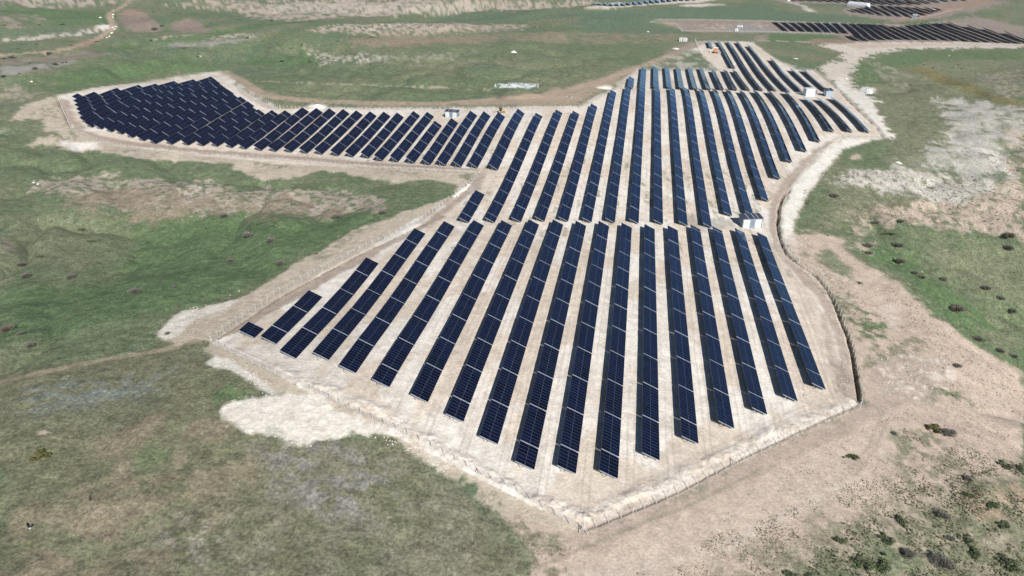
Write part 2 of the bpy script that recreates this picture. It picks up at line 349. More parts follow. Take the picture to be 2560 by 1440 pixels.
# ---- far country
area([(0,-20),(310,-20),(300,4),(230,14),(160,20),(60,24),(0,14)],'pink',pat=('p',.38,.62),warp=8)
area([(0,36),(60,33),(105,40),(120,60),(60,72),(0,66)],'brown',pat=('p',.38,.6))
area([(0,97),(80,92),(200,80),(250,62),(275,62),(272,75),(200,88),(100,98),(0,106)],'rock',pat=('q',.25,.55),warp=3)
area([(245,68),(258,60),(275,62),(270,74),(255,76)],'chalk',f=.6,warp=2)
area([(410,14),(560,-4),(640,4),(900,-8),(1280,6),(1480,0),(1480,14),(1280,26),(1150,30),(1000,38),(900,42),(760,50),(640,48),(560,22),(430,17)],'pink',pat=('p',.3,.58),warp=10)
area([(640,8),(900,6),(1240,14),(1200,26),(1000,34),(860,36),(700,30)],'rock',alpha=.6,pat=('q',.35,.62),warp=10)
area([(800,66),(900,60),(1060,57),(1200,62),(1280,60),(1340,64),(1280,74),(1100,82),(960,90),(850,80),(780,76)],'pink',pat=('q',.28,.6),warp=8)
area([(790,66),(900,60),(1050,58),(1060,66),(900,74)],'rock',pat=('q',.45,.65),alpha=.8,warp=8)
area([(760,125),(790,128),(830,142),(900,130),(960,140),(1100,133),(1160,130),(1210,130),(1100,148),(960,157),(880,152),(800,160)],'rock',pat=('q',.36,.62),alpha=.85,warp=7)
area([(390,95),(430,88),(500,86),(620,84),(640,92),(560,96),(470,98)],'rock',pat=('q',.4,.6),alpha=.6)
area([(850,98),(960,92),(1100,92),(1250,88),(1240,104),(1100,112),(960,118),(880,112)],'dry',alpha=.9,warp=9,gr=.7)
area([(1080,40),(1250,30),(1480,22),(1500,40),(1280,52),(1100,58)],'bluegrass',alpha=.7,gr=1)
area([(1400,78),(1500,80),(1620,78),(1690,88),(1650,108),(1520,112),(1400,108),(1300,106),(1300,90)],'dry',alpha=.8,pat=('p',.3,.6),gr=.7,warp=9)
area([(1560,24),(1900,14),(1960,28),(2080,36),(2160,44),(2080,54),(1900,52),(1640,50),(1500,70),(1420,60),(1480,36)],'bluegrass',alpha=.9,gr=1,warp=4)
area([(1500,60),(1620,55),(1690,76),(1760,82),(1600,86),(1480,80),(1420,70)],'bluegrass',alpha=.75,gr=1)
area([(1700,12),(1760,9),(1812,11),(1770,16),(1710,17)],'rock',f=1,warp=2)
area([(285,30),(303,24),(345,27),(385,48),(395,60),(402,80),(330,80),(305,62)],'field',f=.8,warp=2,gr=.2)
area([(285,30),(303,24),(345,27),(365,36),(300,38)],'red',f=.8,warp=2,gr=.2,alpha=.8)
area([(430,66),(470,45),(492,50),(525,74),(512,83),(432,78)],'field',f=.8,warp=2,gr=.2)
area([(435,58),(470,45),(485,50),(470,56)],'red',alpha=.7,warp=2)
area([(340,108),(400,105),(470,110),(600,97),(640,93),(600,104),(500,116),(430,118),(350,114)],'grey',f=.8,warp=2,gr=.2)
area([(0,168),(100,160),(195,153),(120,172),(0,192)],'grey',f=.8,warp=2,gr=.2)
area([(0,150),(100,141),(250,128),(285,135),(180,152),(0,165)],'field',f=.8,warp=2,gr=.3,alpha=.8)
area([(230,128),(320,110),(480,88),(640,60),(760,52),(640,70),(480,104),(330,124)],'lush',alpha=.8,warp=4,gr=1)
area([(640,140),(760,135),(800,150),(800,162),(700,166),(600,158)],'lush',alpha=.8,warp=4,gr=1)
area([(0,10),(140,24),(300,30),(270,60),(120,66),(110,40),(0,34)],'lush',alpha=.7,warp=6,gr=1)
area([(1060,110),(1300,105),(1600,115),(1700,130),(1600,150),(1480,190),(1300,150),(1000,165),(700,170),(640,165),(900,160)],'green',alpha=.6,gr=1,warp=8)
area([(120,195),(240,165),(420,150),(560,168),(400,190),(240,210),(140,232)],'lush',alpha=.7,warp=8,gr=1)
area([(640,170),(900,168),(1250,180),(1500,190),(1480,200),(1330,225),(1230,245),(1000,250),(760,245),(660,222)],'green',alpha=.45,gr=1,warp=8)
area([(600,196),(650,215),(700,240),(650,250),(610,225)],'dry',alpha=.7,pat=('p',.3,.6))
area([(1640,45),(1900,52),(1945,60),(1975,80),(1890,82),(1720,80),(1660,60)],'brown',f=1,warp=2)
area([(1740,62),(1900,58),(1940,72),(1760,74)],'tan',pat=('q',.4,.6),alpha=.7)
area([(1810,66),(1860,60),(1930,74),(1960,80),(1830,80)],'grey',f=1.5)
area([(1895,50),(2150,60),(2300,62),(2420,60),(2560,80),(2560,118),(2400,112),(2140,108),(2080,86),(1980,84),(1950,78)],'brown',f=1,warp=2)
area([(2110,20),(2200,10),(2360,14),(2410,28),(2350,46),(2240,52),(2160,42),(2100,34)],'brown',f=1,warp=3)
area([(1880,-12),(2500,-16),(2440,4),(2340,14),(2280,16),(2140,10),(1960,6)],'brown',f=1,warp=3)
area([(2330,56),(2440,40),(2400,24),(2440,12),(2500,0),(2520,6),(2440,24),(2430,40),(2560,66),(2560,84),(2440,66)],'brown',f=1.5,warp=4)
area([(2320,20),(2420,2),(2500,-3),(2480,6),(2400,26),(2300,50),(2200,60),(2280,40)],'red',f=1,warp=3,alpha=.8)
area([(1990,14),(2110,18),(2105,32),(2020,30),(1980,22)],'olive',f=1,warp=3,alpha=.8,gr=.8)
area([(1965,4),(1990,8),(2010,14),(2030,24),(2045,31),(2018,30),(2005,16),(1985,10)],'rock',f=1,warp=2)
area([(1480,16),(1520,10),(1760,-4),(1800,0),(1760,5),(1600,14),(1540,20),(1460,22)],'rock',f=.8,warp=3)
area([(1900,84),(1990,84),(2085,88),(2110,100),(2070,106),(1930,104)],'lush',f=1,alpha=.7,gr=1)
area([(1895,88),(1925,84),(1915,104),(1880,106)],'brown',f=1,warp=3)
area([(2040,96),(2110,98),(2150,108),(2080,112),(2000,106)],'red',f=1,alpha=.7,warp=3)
area([(2040,112),(2160,106),(2300,104),(2560,108),(2560,120),(2400,120),(2260,122),(2190,134),(2155,150),(2125,180),(2135,210),(2150,232),(2110,235),(2070,180),(2055,165),(2100,150),(2110,130)],'rock',f=1,warp=6)
area([(2110,112),(2200,108),(2560,111),(2560,115),(2300,114),(2140,122)],'tan',f=.8,warp=2,alpha=.8)
# right bowl and hillside
area([(2160,150),(2250,128),(2400,124),(2560,124),(2560,330),(2440,290),(2300,250),(2200,260),(2150,215),(2130,190)],'olive',alpha=.7,gr=1,warp=6)
area([(2140,165),(2230,130),(2400,125),(2560,126),(2560,150),(2330,152),(2220,180),(2160,230),(2140,205)],'lush',alpha=.75,gr=1,warp=6)
area([(2400,150),(2560,150),(2560,290),(2440,240),(2380,190)],'olive',alpha=.7,gr=1,pat=('p',.3,.6))
area([(2450,190),(2560,170),(2560,250),(2500,240)],'pink',alpha=.6,pat=('q',.35,.6))
area([(2262,170),(2320,168),(2420,210),(2560,262),(2560,276),(2440,238),(2340,205)],(.15,.135,.06),f=2,gr=.8,alpha=.9,warp=3)
area([(2175,152),(2200,158),(2280,190),(2270,196),(2200,172)],'pink',alpha=.6,pat=('q',.3,.6))
area([(2180,175),(2215,185),(2270,215),(2250,217),(2200,195)],'pink',alpha=.5,pat=('q',.3,.6))
area([(2190,225),(2300,245),(2350,270),(2330,330),(2240,345),(2210,310),(2180,260)],'olive',alpha=.8,gr=.9,warp=6)
area([(2345,240),(2440,250),(2560,270),(2560,470),(2480,480),(2380,420),(2330,430),(2230,430),(2240,400),(2360,360),(2370,300)],(.37,.355,.325),alpha=.85,pat=('p',.18,.50),gr=.45,warp=10)
area([(2360,380),(2440,360),(2490,400),(2480,450),(2400,470),(2230,440),(2130,425),(2120,440),(2200,470),(2380,500),(2500,490),(2540,440),(2500,380)],(.46,.435,.40),alpha=.9,pat=('q',.14,.58),gr=.4,warp=10)
area([(2130,425),(2260,425),(2400,450),(2480,470),(2380,505),(2230,490),(2110,470),(2060,455)],(.42,.395,.36),alpha=.9,pat=('q',.16,.60),gr=.4,warp=8)
area([(2510,330),(2560,320),(2560,600),(2400,610),(2200,580),(2100,560),(2110,520),(2250,500),(2420,500),(2520,450)],'tan',alpha=.9,pat=('q',.2,.5),gr=.4,warp=8)
area([(2105,360),(2130,352),(2240,350),(2245,380),(2190,385),(2220,420),(2130,422),(2100,400)],'green',f=1.5,gr=1,warp=4)
area([(2240,350),(2300,370),(2330,400),(2300,420),(2230,420),(2215,385)],'olive',gr=1,alpha=.8,warp=6)
area([(2130,386),(2145,386),(2152,395),(2140,402),(2122,398)],'tan',f=.6,warp=2)
area([(2500,340),(2545,370),(2548,410),(2520,400),(2490,350)],'green',alpha=.8,gr=1)
area([(2480,420),(2520,440),(2510,480),(2480,470)],'green',alpha=.8,gr=1)
area([(2030,465),(2090,455),(2250,480),(2330,500),(2200,520),(2110,560),(2060,580),(2000,590),(1985,560),(2000,520),(2015,490)],'olive',alpha=.9,gr=1,warp=7)
area([(2022,475),(2070,465),(2075,520),(2040,570),(1995,580),(1990,545),(2010,510)],'green',alpha=.8,gr=1,warp=5)
area([(1985,585),(2040,580),(2100,600),(2140,640),(2260,720),(2330,790),(2420,850),(2560,935),(2560,1080),(2440,1010),(2380,980),(2300,1000),(2200,1020),(2158,1000),(2150,950),(2130,860),(2090,770),(2050,700),(2010,670),(1970,620)],'tan',f=1.5,warp=6,gr=.15)
area([(2150,562),(2250,555),(2330,570),(2430,575),(2560,600),(2560,930),(2440,858),(2350,800),(2300,740),(2240,680),(2180,660),(2130,610)],'green',f=2,warp=7,gr=1)
area([(2170,600),(2260,640),(2340,700),(2480,800),(2560,860),(2560,925),(2440,850),(2350,795),(2300,735),(2235,675),(2170,640)],'lush',f=4,warp=9,gr=1,alpha=.85)
area([(2300,590),(2560,620),(2560,760),(2440,740),(2330,660)],'olive',f=5,warp=9,gr=1,alpha=.8)
area([(2440,790),(2500,780),(2560,860),(2520,900),(2450,840)],'olive',f=3,warp=7,gr=1,alpha=.8,pat=('p',.3,.6))
area([(2130,565),(2180,575),(2200,620),(2170,640),(2130,610)],'tan',alpha=.7,pat=('q',.4,.6))
area([(2038,630),(2080,630),(2120,660),(2135,700),(2100,690),(2050,650)],'green',alpha=.8,gr=1,f=1.5)
area([(2060,700),(2100,700),(2130,760),(2200,790),(2220,830),(2200,845),(2140,850),(2110,800),(2080,750)],'olive',alpha=.8,pat=('q',.35,.6),gr=.8)
area([(2150,770),(2215,800),(2222,832),(2170,845),(2140,810)],'lush',alpha=.7,pat=('q',.35,.6),gr=1)
area([(2180,860),(2300,840),(2330,870),(2290,900),(2200,910),(2160,930)],'olive',alpha=.75,pat=('q',.3,.6),gr=.8)
area([(2010,610),(2030,640),(2050,670),(2020,665),(1985,640)],'olive',alpha=.7,pat=('q',.3,.55),gr=.7)
area([(2215,750),(2260,760),(2250,800),(2225,830),(2205,790)],'rock',f=1.5,alpha=.5)
area([(2190,905),(2280,885),(2370,900),(2390,960),(2300,1000),(2220,985),(2180,950)],'pink',f=1.5,alpha=.75)
area([(2190,905),(2280,885),(2370,900),(2390,960),(2300,1000),(2220,985)],'rock',pat=('n',.5,.65),alpha=.7,rz=.4)
area([(2330,960),(2480,1000),(2560,1050),(2560,1130),(2400,1080),(2300,1010)],'pink',alpha=.5,pat=('p',.4,.6))
# bottom right slope
area([(1200,1190),(1330,1262),(1457,1331),(1600,1270),(1700,1235),(1960,1110),(2160,1012),(2300,1000),(2440,1010),(2560,1070),(2560,1500),(1300,1500),(1330,1400),(1290,1330),(1250,1260)],'tan',f=1.5,warp=6,gr=.12)
area([(1300,1290),(1390,1330),(1420,1400),(1400,1480),(1290,1500),(1240,1400)],'olive',alpha=.75,pat=('q',.36,.6),gr=.9)
area([(1560,1350),(1700,1290),(1960,1180),(2170,1050),(2250,1040),(2200,1200),(2000,1290),(1800,1400),(1600,1480),(1450,1470)],(.41,.345,.285),f=4,warp=6,alpha=.7)
area([(1800,1400),(2000,1320),(2200,1240),(2240,1150),(2290,1090),(2420,1130),(2560,1150),(2560,1500),(1900,1500),(1760,1460)],'olive',alpha=.62,pat=('q',.40,.62),gr=.8,f=6)
area([(1980,1440),(2080,1350),(2240,1270),(2330,1240),(2440,1200),(2600,1170),(2600,1500),(1950,1500)],'olive',alpha=.6,pat=('b',.2,.5),gr=1,f=8)
area([(2000,1420),(2120,1340),(2300,1300),(2420,1230),(2560,1180),(2560,1500),(1930,1500)],'olive',alpha=.75,pat=('q',.30,.55),gr=1,f=6)
area([(2060,1400),(2200,1340),(2300,1400),(2300,1500),(1980,1500)],'green',alpha=.7,pat=('p',.35,.55),gr=1,f=4)
area([(2390,1230),(2560,1200),(2560,1300),(2440,1300)],(.33,.24,.17),alpha=.6,pat=('p',.4,.6),gr=.5)
area([(2230,1080),(2330,1070),(2370,1120),(2260,1160)],'olive',alpha=.7,pat=('q',.4,.6),gr=.8)
# left meadow
area([(0,300),(150,380),(300,400),(560,430),(700,450),(900,470),(1120,470),(1100,500),(980,535),(840,600),(780,640),(650,710),(560,755),(400,820),(380,860),(0,950)],'green',f=3,warp=6,gr=1,alpha=.7)
area([(200,560),(500,545),(760,550),(960,535),(830,600),(700,680),(560,750),(300,800),(0,860),(0,720),(300,700)],'lush',f=6,warp=10,gr=1,alpha=.75)
area([(0,540),(160,530),(350,570),(350,640),(150,680),(0,640)],'olive',f=4,alpha=.6,gr=1,warp=8)
area([(50,455),(150,445),(280,440),(420,455),(530,450),(600,480),(700,470),(830,478),(960,490),(960,520),(850,537),(700,527),(600,532),(430,532),(300,522),(150,492)],'pink',pat=('q',.30,.58),alpha=.85,warp=8,gr=.5)
area([(150,490),(300,470),(600,490),(900,500),(960,520),(850,545),(600,545),(350,560),(200,540)],'dry',pat=('p',.3,.6),alpha=.8,warp=8,gr=.7)
area([(430,470),(530,455),(520,480),(440,500)],'rock',pat=('q',.4,.6),alpha=.8)
area([(0,590),(30,600),(20,625),(0,630)],'brown',alpha=.6)
area([(0,215),(60,215),(100,235),(60,250),(0,250)],'pink',alpha=.6,pat=('q',.35,.6))
area([(0,320),(20,325),(10,335),(0,335)],'pink',alpha=.6)
area([(0,930),(200,905),(400,870),(540,880),(640,960),(560,1010),(760,1110),(930,1085),(1100,1180),(1250,1300),(1300,1500),(0,1500)],(.134,.130,.084),f=3,gr=1,alpha=.75)
area([(470,930),(560,960),(620,1080),(640,1180),(560,1260),(430,1400),(330,1500),(0,1500),(0,1300),(200,1200),(330,1060)],'dry',f=6,warp=12,pat=('p',.34,.62),gr=.8,alpha=.66)
area([(700,1120),(950,1100),(1150,1210),(1290,1350),(1280,1500),(560,1500),(600,1300)],(.165,.158,.122),f=6,warp=10,pat=('p',.30,.6),gr=.9,alpha=.6)
area([(60,960),(260,940),(420,920),(400,980),(200,1020),(60,1030)],(.15,.17,.155),f=5,pat=('q',.38,.6),gr=1,alpha=.8)
area([(640,1100),(860,1120),(1000,1200),(900,1320),(700,1250)],(.19,.185,.18),f=5,pat=('q',.42,.62),gr=1,alpha=.7)
area([(420,1290),(560,1280),(620,1360),(500,1420),(380,1380)],(.24,.22,.185),f=5,pat=('q',.45,.62),gr=1,alpha=.7)
area([(470,950),(560,940),(640,990),(560,1000),(500,1040),(460,1020)],'lush',f=2,pat=('p',.35,.55),gr=1,alpha=.8)
area([(340,1120),(430,1090),(440,1160),(360,1190)],'lush',f=2,pat=('p',.35,.55),gr=1,alpha=.6)
area([(85,1080),(105,1076),(122,1080),(105,1089),(88,1088)],'tan',f=.5,warp=1.5)
way([(500,850),(440,868),(380,880),(290,893),(200,910),(100,932),(-20,958)],(.29,.235,.175),1.7,f=.8,alpha=.7)
# ---- disturbed margins of the site
area([(145,240),(110,247),(60,262),(25,298),(30,303),(125,294),(108,300),(108,320),(150,338),(95,345),(70,363),(145,365),(155,378),(235,378),(300,388),(385,402),(480,405),(575,408),(600,430),(640,447),(720,445),(800,428),(860,432),(975,458),(1060,450),(1140,462),(1130,490),(1180,450),(1200,430),(560,385),(190,325)],'skirt',f=.8,warp=3,gr=.2,rz=.2)
area([(145,250),(120,262),(80,280),(130,290),(150,300),(160,335),(120,340),(170,360),(300,375),(400,385),(400,396),(250,372),(170,330)],'olive',pat=('q',.40,.62),alpha=.7,gr=.6)
area([(145,365),(160,352),(240,358),(250,372),(180,378)],'chalk',f=.8,warp=2)
area([(600,398),(700,408),(780,416),(720,425),(640,420)],'olive',pat=('q',.40,.6),alpha=.7,gr=.6)
area([(920,422),(1060,432),(1060,440),(960,436)],'olive',pat=('q',.42,.6),alpha=.6,gr=.6)
area([(1150,436),(1195,440),(1180,455),(1160,450)],'olive',pat=('q',.3,.6),alpha=.8,gr=.8)
area([(1190,440),(1135,490),(1060,515),(1000,532),(985,540),(930,560),(880,575),(845,600),(800,625),(760,650),(700,685),(640,725),(600,745),(520,768),(460,775),(395,822),(400,858),(440,868),(490,850),(545,855),(640,785),(800,695),(1000,592),(1100,520),(1200,450)],'skirt',f=.8,warp=3,gr=.1,rz=.15)
area([(395,822),(460,778),(520,770),(600,748),(560,775),(480,800),(440,850),(400,856)],'chalk',alpha=.7,f=1,warp=3,rz=.25)
area([(760,655),(850,598),(880,578),(1000,535),(960,560),(880,600),(800,650)],'olive',pat=('q',.42,.62),alpha=.5,gr=.5)
area([(540,850),(600,885),(695,930),(900,1028),(1100,1125),(1300,1230),(1457,1331),(1400,1330),(1270,1260),(1180,1200),(1060,1150),(1000,1110),(900,1060),(760,990),(690,975),(640,955),(575,915),(520,870)],'skirt',f=1,warp=3)
area([(695,985),(640,992),(600,1000),(572,1012),(565,1030),(572,1052),(640,1070),(690,1080),(740,1105),(770,1113),(810,1108),(860,1090),(890,1073),(930,1080),(1000,1100),(1050,1120),(1090,1165),(1110,1185),(1130,1160),(1000,1095),(850,1020),(760,975)],(.565,.53,.475),f=1.,warp=4,rz=.14)
area([(520,905),(545,885),(575,895),(600,912),(640,945),(700,980),(690,985),(630,958),(570,925),(530,915)],'chalk',f=.8,warp=2.5,alpha=.8)
area([(1060,1135),(1200,1185),(1270,1250),(1300,1300),(1230,1270),(1120,1190)],'skirt',f=1,warp=3,alpha=.8,pat=('q',.3,.5))
# ---- the graded site itself
area([(145,240),(300,212),(550,177),(575,188),(590,215),(640,250),(700,272),(800,268),(1000,272),(1250,272),(1450,266),(1540,220),(1590,175),(1800,178),(1755,140),(1738,104),(1880,104),(1935,145),(1990,174),(2040,176),(2075,205),(2140,265),(2215,347),(2107,345),(2040,400),(1975,475),(1950,530),(1950,590),(1975,642),(2050,700),(2095,780),(2130,870),(2152,1012),(1960,1103),(1697,1233),(1457,1330),(1210,1192),(1000,1078),(800,985),(530,857),(640,785),(800,682),(1000,585),(1100,522),(1198,434),(900,418),(500,388),(290,365),(178,322)],'dirt',f=.5,warp=1.,gr=0)
area([(145,238),(300,212),(550,177),(575,188),(590,215),(570,215),(520,190),(380,208),(230,230),(180,240)],'rock',f=1,warp=2,alpha=.8)
area([(560,200),(600,222),(660,258),(720,280),(680,284),(620,262),(560,215)],'chalk',f=1,warp=2,alpha=.7)
chalkp=fbm(X*1.1,Y*.55,11,41,4); streak=fbm(X,Y*.06,1.6,42,3)
L2=SITE3
ins=np.zeros(len(X),bool); j=len(L2)-1
for i in range(len(L2)):
    xi,yi=L2[i];xj,yj=L2[j]
    if yi!=yj: ins^=((yi>Y)!=(yj>Y))&(X<(xj-xi)*(Y-yi)/(yj-yi)+xi)
    j=i
idx=np.where(ins)[0]
lerp(ss(.43,.58,chalkp[idx])*.95*(.4+.6*ss(700,250,Y[idx])),K['chalk'],0,idx)
lerp(ss(.52,.8,streak[idx])*.18,K['damp'],0,idx); lerp(ss(.60,.78,fbm(X[idx],Y[idx],4,44,3))*.2,K['damp'],0,idx)
xi=X[idx];yi=Y[idx]; bot=yi<248
fr_=np.where(bot,(xi+40.5)/9.708,xi/10.036); fr_=fr_-np.floor(fr_); wob=(fbm(xi*.2,yi,18,91,3)-.5)*.10
trk=np.maximum(1-ss(.012,.034,abs(fr_+wob-.20)),1-ss(.012,.034,abs(fr_+wob-.375)))*ss(.35,.6,fbm(xi*.5,yi*.3,9,92,3))*ss(560,380,yi)
lerp(trk*.42,(.33,.275,.22),0,idx)
pb=fbm(xi*.25,yi,7,93,4); lerp(ss(.55,.66,pb)*.2*ss(500,300,yi),(.40,.35,.30),0,idx)
lerp(ss(.56,.7,fbm(X[idx]*1.,Y[idx]*.12,2.2,45,3))*ss(230,270,Y[idx])*ss(380,350,Y[idx])*ss(.5,.6,patch2[idx])*.6,K['olive'],.5,idx)
area([(545,848),(600,812),(700,745),(800,690),(900,637),(985,598),(1060,558),(1100,530),(1120,540),(1040,580),(960,622),(860,680),(720,760),(600,828)],'damp',f=.6,warp=2.5,alpha=.85)
area([(1198,436),(1215,432),(1200,470),(1150,505),(1100,545),(1040,580),(1060,556),(1150,485)],'damp',f=.8,warp=2.5,alpha=.8)
area([(180,322),(232,345),(290,362),(500,384),(700,398),(900,413),(1196,430),(1196,424),(900,404),(700,388),(500,374),(300,350),(220,332),(190,318)],'damp',f=.5,warp=1.5,alpha=.9)
area([(147,250),(170,250),(195,300),(215,325),(185,322),(160,290)],'damp',f=.6,warp=2.,alpha=.8)
area([(590,215),(640,250),(700,272),(720,278),(660,270),(600,235)],'damp',f=.6,warp=2,alpha=.6)
area([(2145,1008),(2138,950),(2120,870),(2090,790),(2060,725),(2020,685),(1975,650),(1950,600),(1942,560),(1945,520),(1970,475),(2030,400),(2085,355),(2070,352),(2010,395),(1950,460),(1925,520),(1922,570),(1935,620),(1985,680),(2040,740),(2070,800),(2100,880),(2110,1000)],'damp',f=.6,warp=1.5,alpha=.75)
area([(2115,990),(2100,900),(2080,830),(2065,790),(2050,790),(2075,880),(2090,960)],'pink',f=.8,warp=2.5,alpha=.8)
area([(1985,580),(1990,550),(2010,500),(2060,430),(2110,370),(2140,352),(2225,350),(2215,347),(2145,343),(2107,345),(2050,395),(1990,455),(1957,520),(1953,560),(1957,600),(1975,640),(2000,640)],'rock',f=.7,warp=2)
area([(1983,575),(1986,545),(2008,498),(2058,428),(2105,372),(2200,347),(2107,347),(2040,405),(1985,465),(1962,520),(1957,570),(1965,600)],(.58,.555,.51),f=.7,warp=1.6)
area([(2080,190),(2110,195),(2120,225),(2165,232),(2190,250),(2185,270),(2225,320),(2232,350),(2210,345),(2140,262),(2095,220)],(.55,.52,.47),f=.7,warp=4)
area([(2050,165),(2090,170),(2100,195),(2070,200)],'rock',f=1,warp=3)
area([(1950,640),(2000,660),(2060,720),(2120,760),(2100,700),(2060,690),(2010,640),(1975,600)],'skirt',f=1,warp=3,alpha=.8,pat=('q',.25,.5))
area([(1700,540),(1830,545),(1850,565),(1800,575),(1720,570)],'grey',f=2,alpha=.6)
area([(2080,905),(2110,900),(2120,985),(2095,990)],'field',f=1.5,alpha=.6)
for q in [(2170,226,20,9),(793,266,24,6),(1512,218,22,6),(1830,160,14,2.5),(1745,124,12,3)]:
    a,b_,w_,h_=q; area([(a+w_*math.cos(t),b_+h_*math.sin(t)) for t in np.linspace(0,6.28,14)[:-1]],'chalk',f=.8,warp=1)
area([(1238,213),(1260,208),(1300,207),(1345,211),(1335,219),(1280,221),(1245,218)],(.42,.50,.50),f=.6,warp=2,pat=('n',.3,.5))
area([(1300,243),(1440,240),(1460,250),(1380,258),(1310,252)],'damp',f=1,alpha=.5)
# tracks
DR='road'
way([(-10,138),(60,134),(130,129),(190,116),(240,98),(275,78),(286,66),(278,52),(272,42),(278,30),(300,20),(318,8),(327,-8)],'road',6,f=1,alpha=.95,jit=0)
way([(190,116),(215,106),(240,100)],'red',12,alpha=.6)
way([(560,180),(600,200),(650,234),(700,245),(800,253),(900,257),(1080,259),(1200,252),(1330,240),(1420,225),(1500,202),(1600,168),(1700,128),(1740,108)],'road',6.5,f=2,alpha=.8)
area([(1200,250),(1330,235),(1480,205),(1590,165),(1590,178),(1500,235),(1450,262),(1300,268),(1150,268),(900,270),(900,262),(1080,262)],'road',f=3,warp=5,alpha=.75)
area([(1120,258),(1200,262),(1300,262),(1290,268),(1120,266)],'olive',f=1,alpha=.7,gr=.7,pat=('p',.3,.55))
way([(640,203),(760,207),(900,212),(1060,218),(1230,224)],'tan',1.0,f=.6,alpha=.7)
way([(1680,135),(1700,122),(1740,108),(1790,104)],'brown',12,f=4,alpha=.7)
way([(1460,1352),(1580,1300),(1700,1250),(1850,1185),(1960,1135),(2080,1075),(2160,1035),(2250,990)],(.31,.255,.215),4.2,f=1.2,alpha=.8)
way([(1340,1420),(1400,1395),(1480,1360),(1600,1312),(1720,1262),(1900,1175)],(.22,.20,.15),.5,f=.4,alpha=.7)
way([(1430,1440),(1600,1420),(1800,1372),(1960,1290),(2150,1200)],'rock',1.2,f=1.5,alpha=.35)
way([(2130,1180),(2180,1120),(2210,1050),(2230,1010)],'damp',2.,alpha=.6,twin=True)
way([(2000,655),(2100,690),(2150,720)],'rock',1.5,f=1,alpha=.5)
way([(1900,101),(1990,104),(2100,110),(2160,112)],'tan',4,f=1,alpha=.9)
for xx in (1930,1960,1990): way([(xx-60,300),(xx-30,370),(xx+10,430),(xx+20,450)],'damp',2.2,alpha=.35,twin=True)
way([(1880,440),(1960,520),(1930,560),(1930,620),(2000,720),(2060,860),(2080,980)],'damp',2.4,alpha=.4,twin=True)
way([(560,860),(760,955),(980,1060),(1200,1180),(1400,1275)],'damp',2.6,alpha=.4,twin=True)
way([(1480,1290),(1700,1170),(1900,1070),(2060,1000)],'damp',2.6,alpha=.4,twin=True)
way([(620,380),(900,402),(1150,420),(1200,425),(1190,460)],'damp',2.6,alpha=.5,twin=True)
# relief of banks and ditches
Z+=(fbm(X,Y,3.,51,3)-.5)*.45*GR+(n1-.5)*.10+RZ*(1-abs(2*fbm(X,Y,2.6,52,3)-1))**2*1.1
for L2,w_,h_ in BL:
    idx=np.where(nearmask(X,Y,L2,8))[0]; d,s,sd=ldist(X[idx]+wx[idx]*3.,Y[idx]+wy[idx]*3.,L2)
    lump=np.clip(.1+1.5*fbm(X[idx],Y[idx],1.9,61,3)*(.75+.5*fbm(X[idx],Y[idx],.8,62,2)),.1,2.)
    prof=np.exp(-(d/w_)**2)
    Z[idx]+=prof*h_*lump
    lerp(ss(.25,.6,prof)*.85*ss(.36,.6,fbm(X[idx],Y[idx],2.0,63,3)),(.53,.485,.43),0,idx)
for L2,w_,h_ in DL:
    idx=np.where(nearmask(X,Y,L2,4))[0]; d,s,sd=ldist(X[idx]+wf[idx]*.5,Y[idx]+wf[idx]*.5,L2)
    k=1-ss(w_*.75,w_*1.25,d); Z[idx]-=k*h_; lerp(k,(.17,.13,.105),0,idx)  # dark brown along the ditch also paints in the shade inside it
var=.86+.28*n1; COL*=var[:,None]
COL=np.clip(COL,.01,.85)
me=bpy.data.meshes.new('terrain')
nv=len(X); NRr=len(rad); ii=np.arange(nv).reshape(NRr,NA)
q=np.stack([ii[:-1,:-1],ii[:-1,1:],ii[1:,1:],ii[1:,:-1]],-1).reshape(-1,4)[:,::-1]
me.vertices.add(nv); me.vertices.foreach_set('co',np.stack([X,Y,Z],-1).astype(np.float32).ravel())
me.loops.add(q.size); me.loops.foreach_set('vertex_index',q.astype(np.int32).ravel())
me.polygons.add(len(q)); me.polygons.foreach_set('loop_start',np.arange(0,q.size,4,dtype=np.int32)); me.polygons.foreach_set('use_smooth',np.ones(len(q),bool))
me.update(calc_edges=True)
ca=me.color_attributes.new('soil','FLOAT_COLOR','POINT')
ca.data.foreach_set('color',np.concatenate([COL,GR[:,None]],1).astype(np.float32).ravel())
m,nt,b=newmat('meadow_and_soil'); N=nt.nodes; L=nt.links
at_=N.new('ShaderNodeAttribute'); at_.attribute_name='soil'
geo=N.new('ShaderNodeNewGeometry')
def noise(sc,det=3,ro=.6):
    n=N.new('ShaderNodeTexNoise'); n.inputs['Scale'].default_value=sc; n.inputs['Detail'].default_value=det; n.inputs['Roughness'].default_value=ro; L.new(geo.outputs['Position'],n.inputs['Vector']); return n
na=noise(1.3,4,.65); nb=noise(.35,4,.6); nc=noise(5.,2,.5)
def mr(src,a,b_,c,d):
    n=N.new('ShaderNodeMapRange'); n.inputs[1].default_value=a;n.inputs[2].default_value=b_;n.inputs[3].default_value=c;n.inputs[4].default_value=d;L.new(src,n.inputs[0]);return n.outputs[0]
def math_(op,a,b_):
    n=N.new('ShaderNodeMath'); n.operation=op
    for k,v in enumerate((a,b_)):
        if isinstance(v,(int,float)): n.inputs[k].default_value=v
        else: L.new(v,n.inputs[k])
    return n.outputs[0]
g1=mr(na.outputs['Fac'],.3,.7,-1,1); g2=mr(nb.outputs['Fac'],.3,.7,-1,1)
amp=mr(at_.outputs['Alpha'],0,1,.17,.50)
f1=math_('ADD',1.,math_('MULTIPLY',g1,amp)); f2=math_('ADD',1.,math_('MULTIPLY',g2,math_('MULTIPLY',amp,.6)))
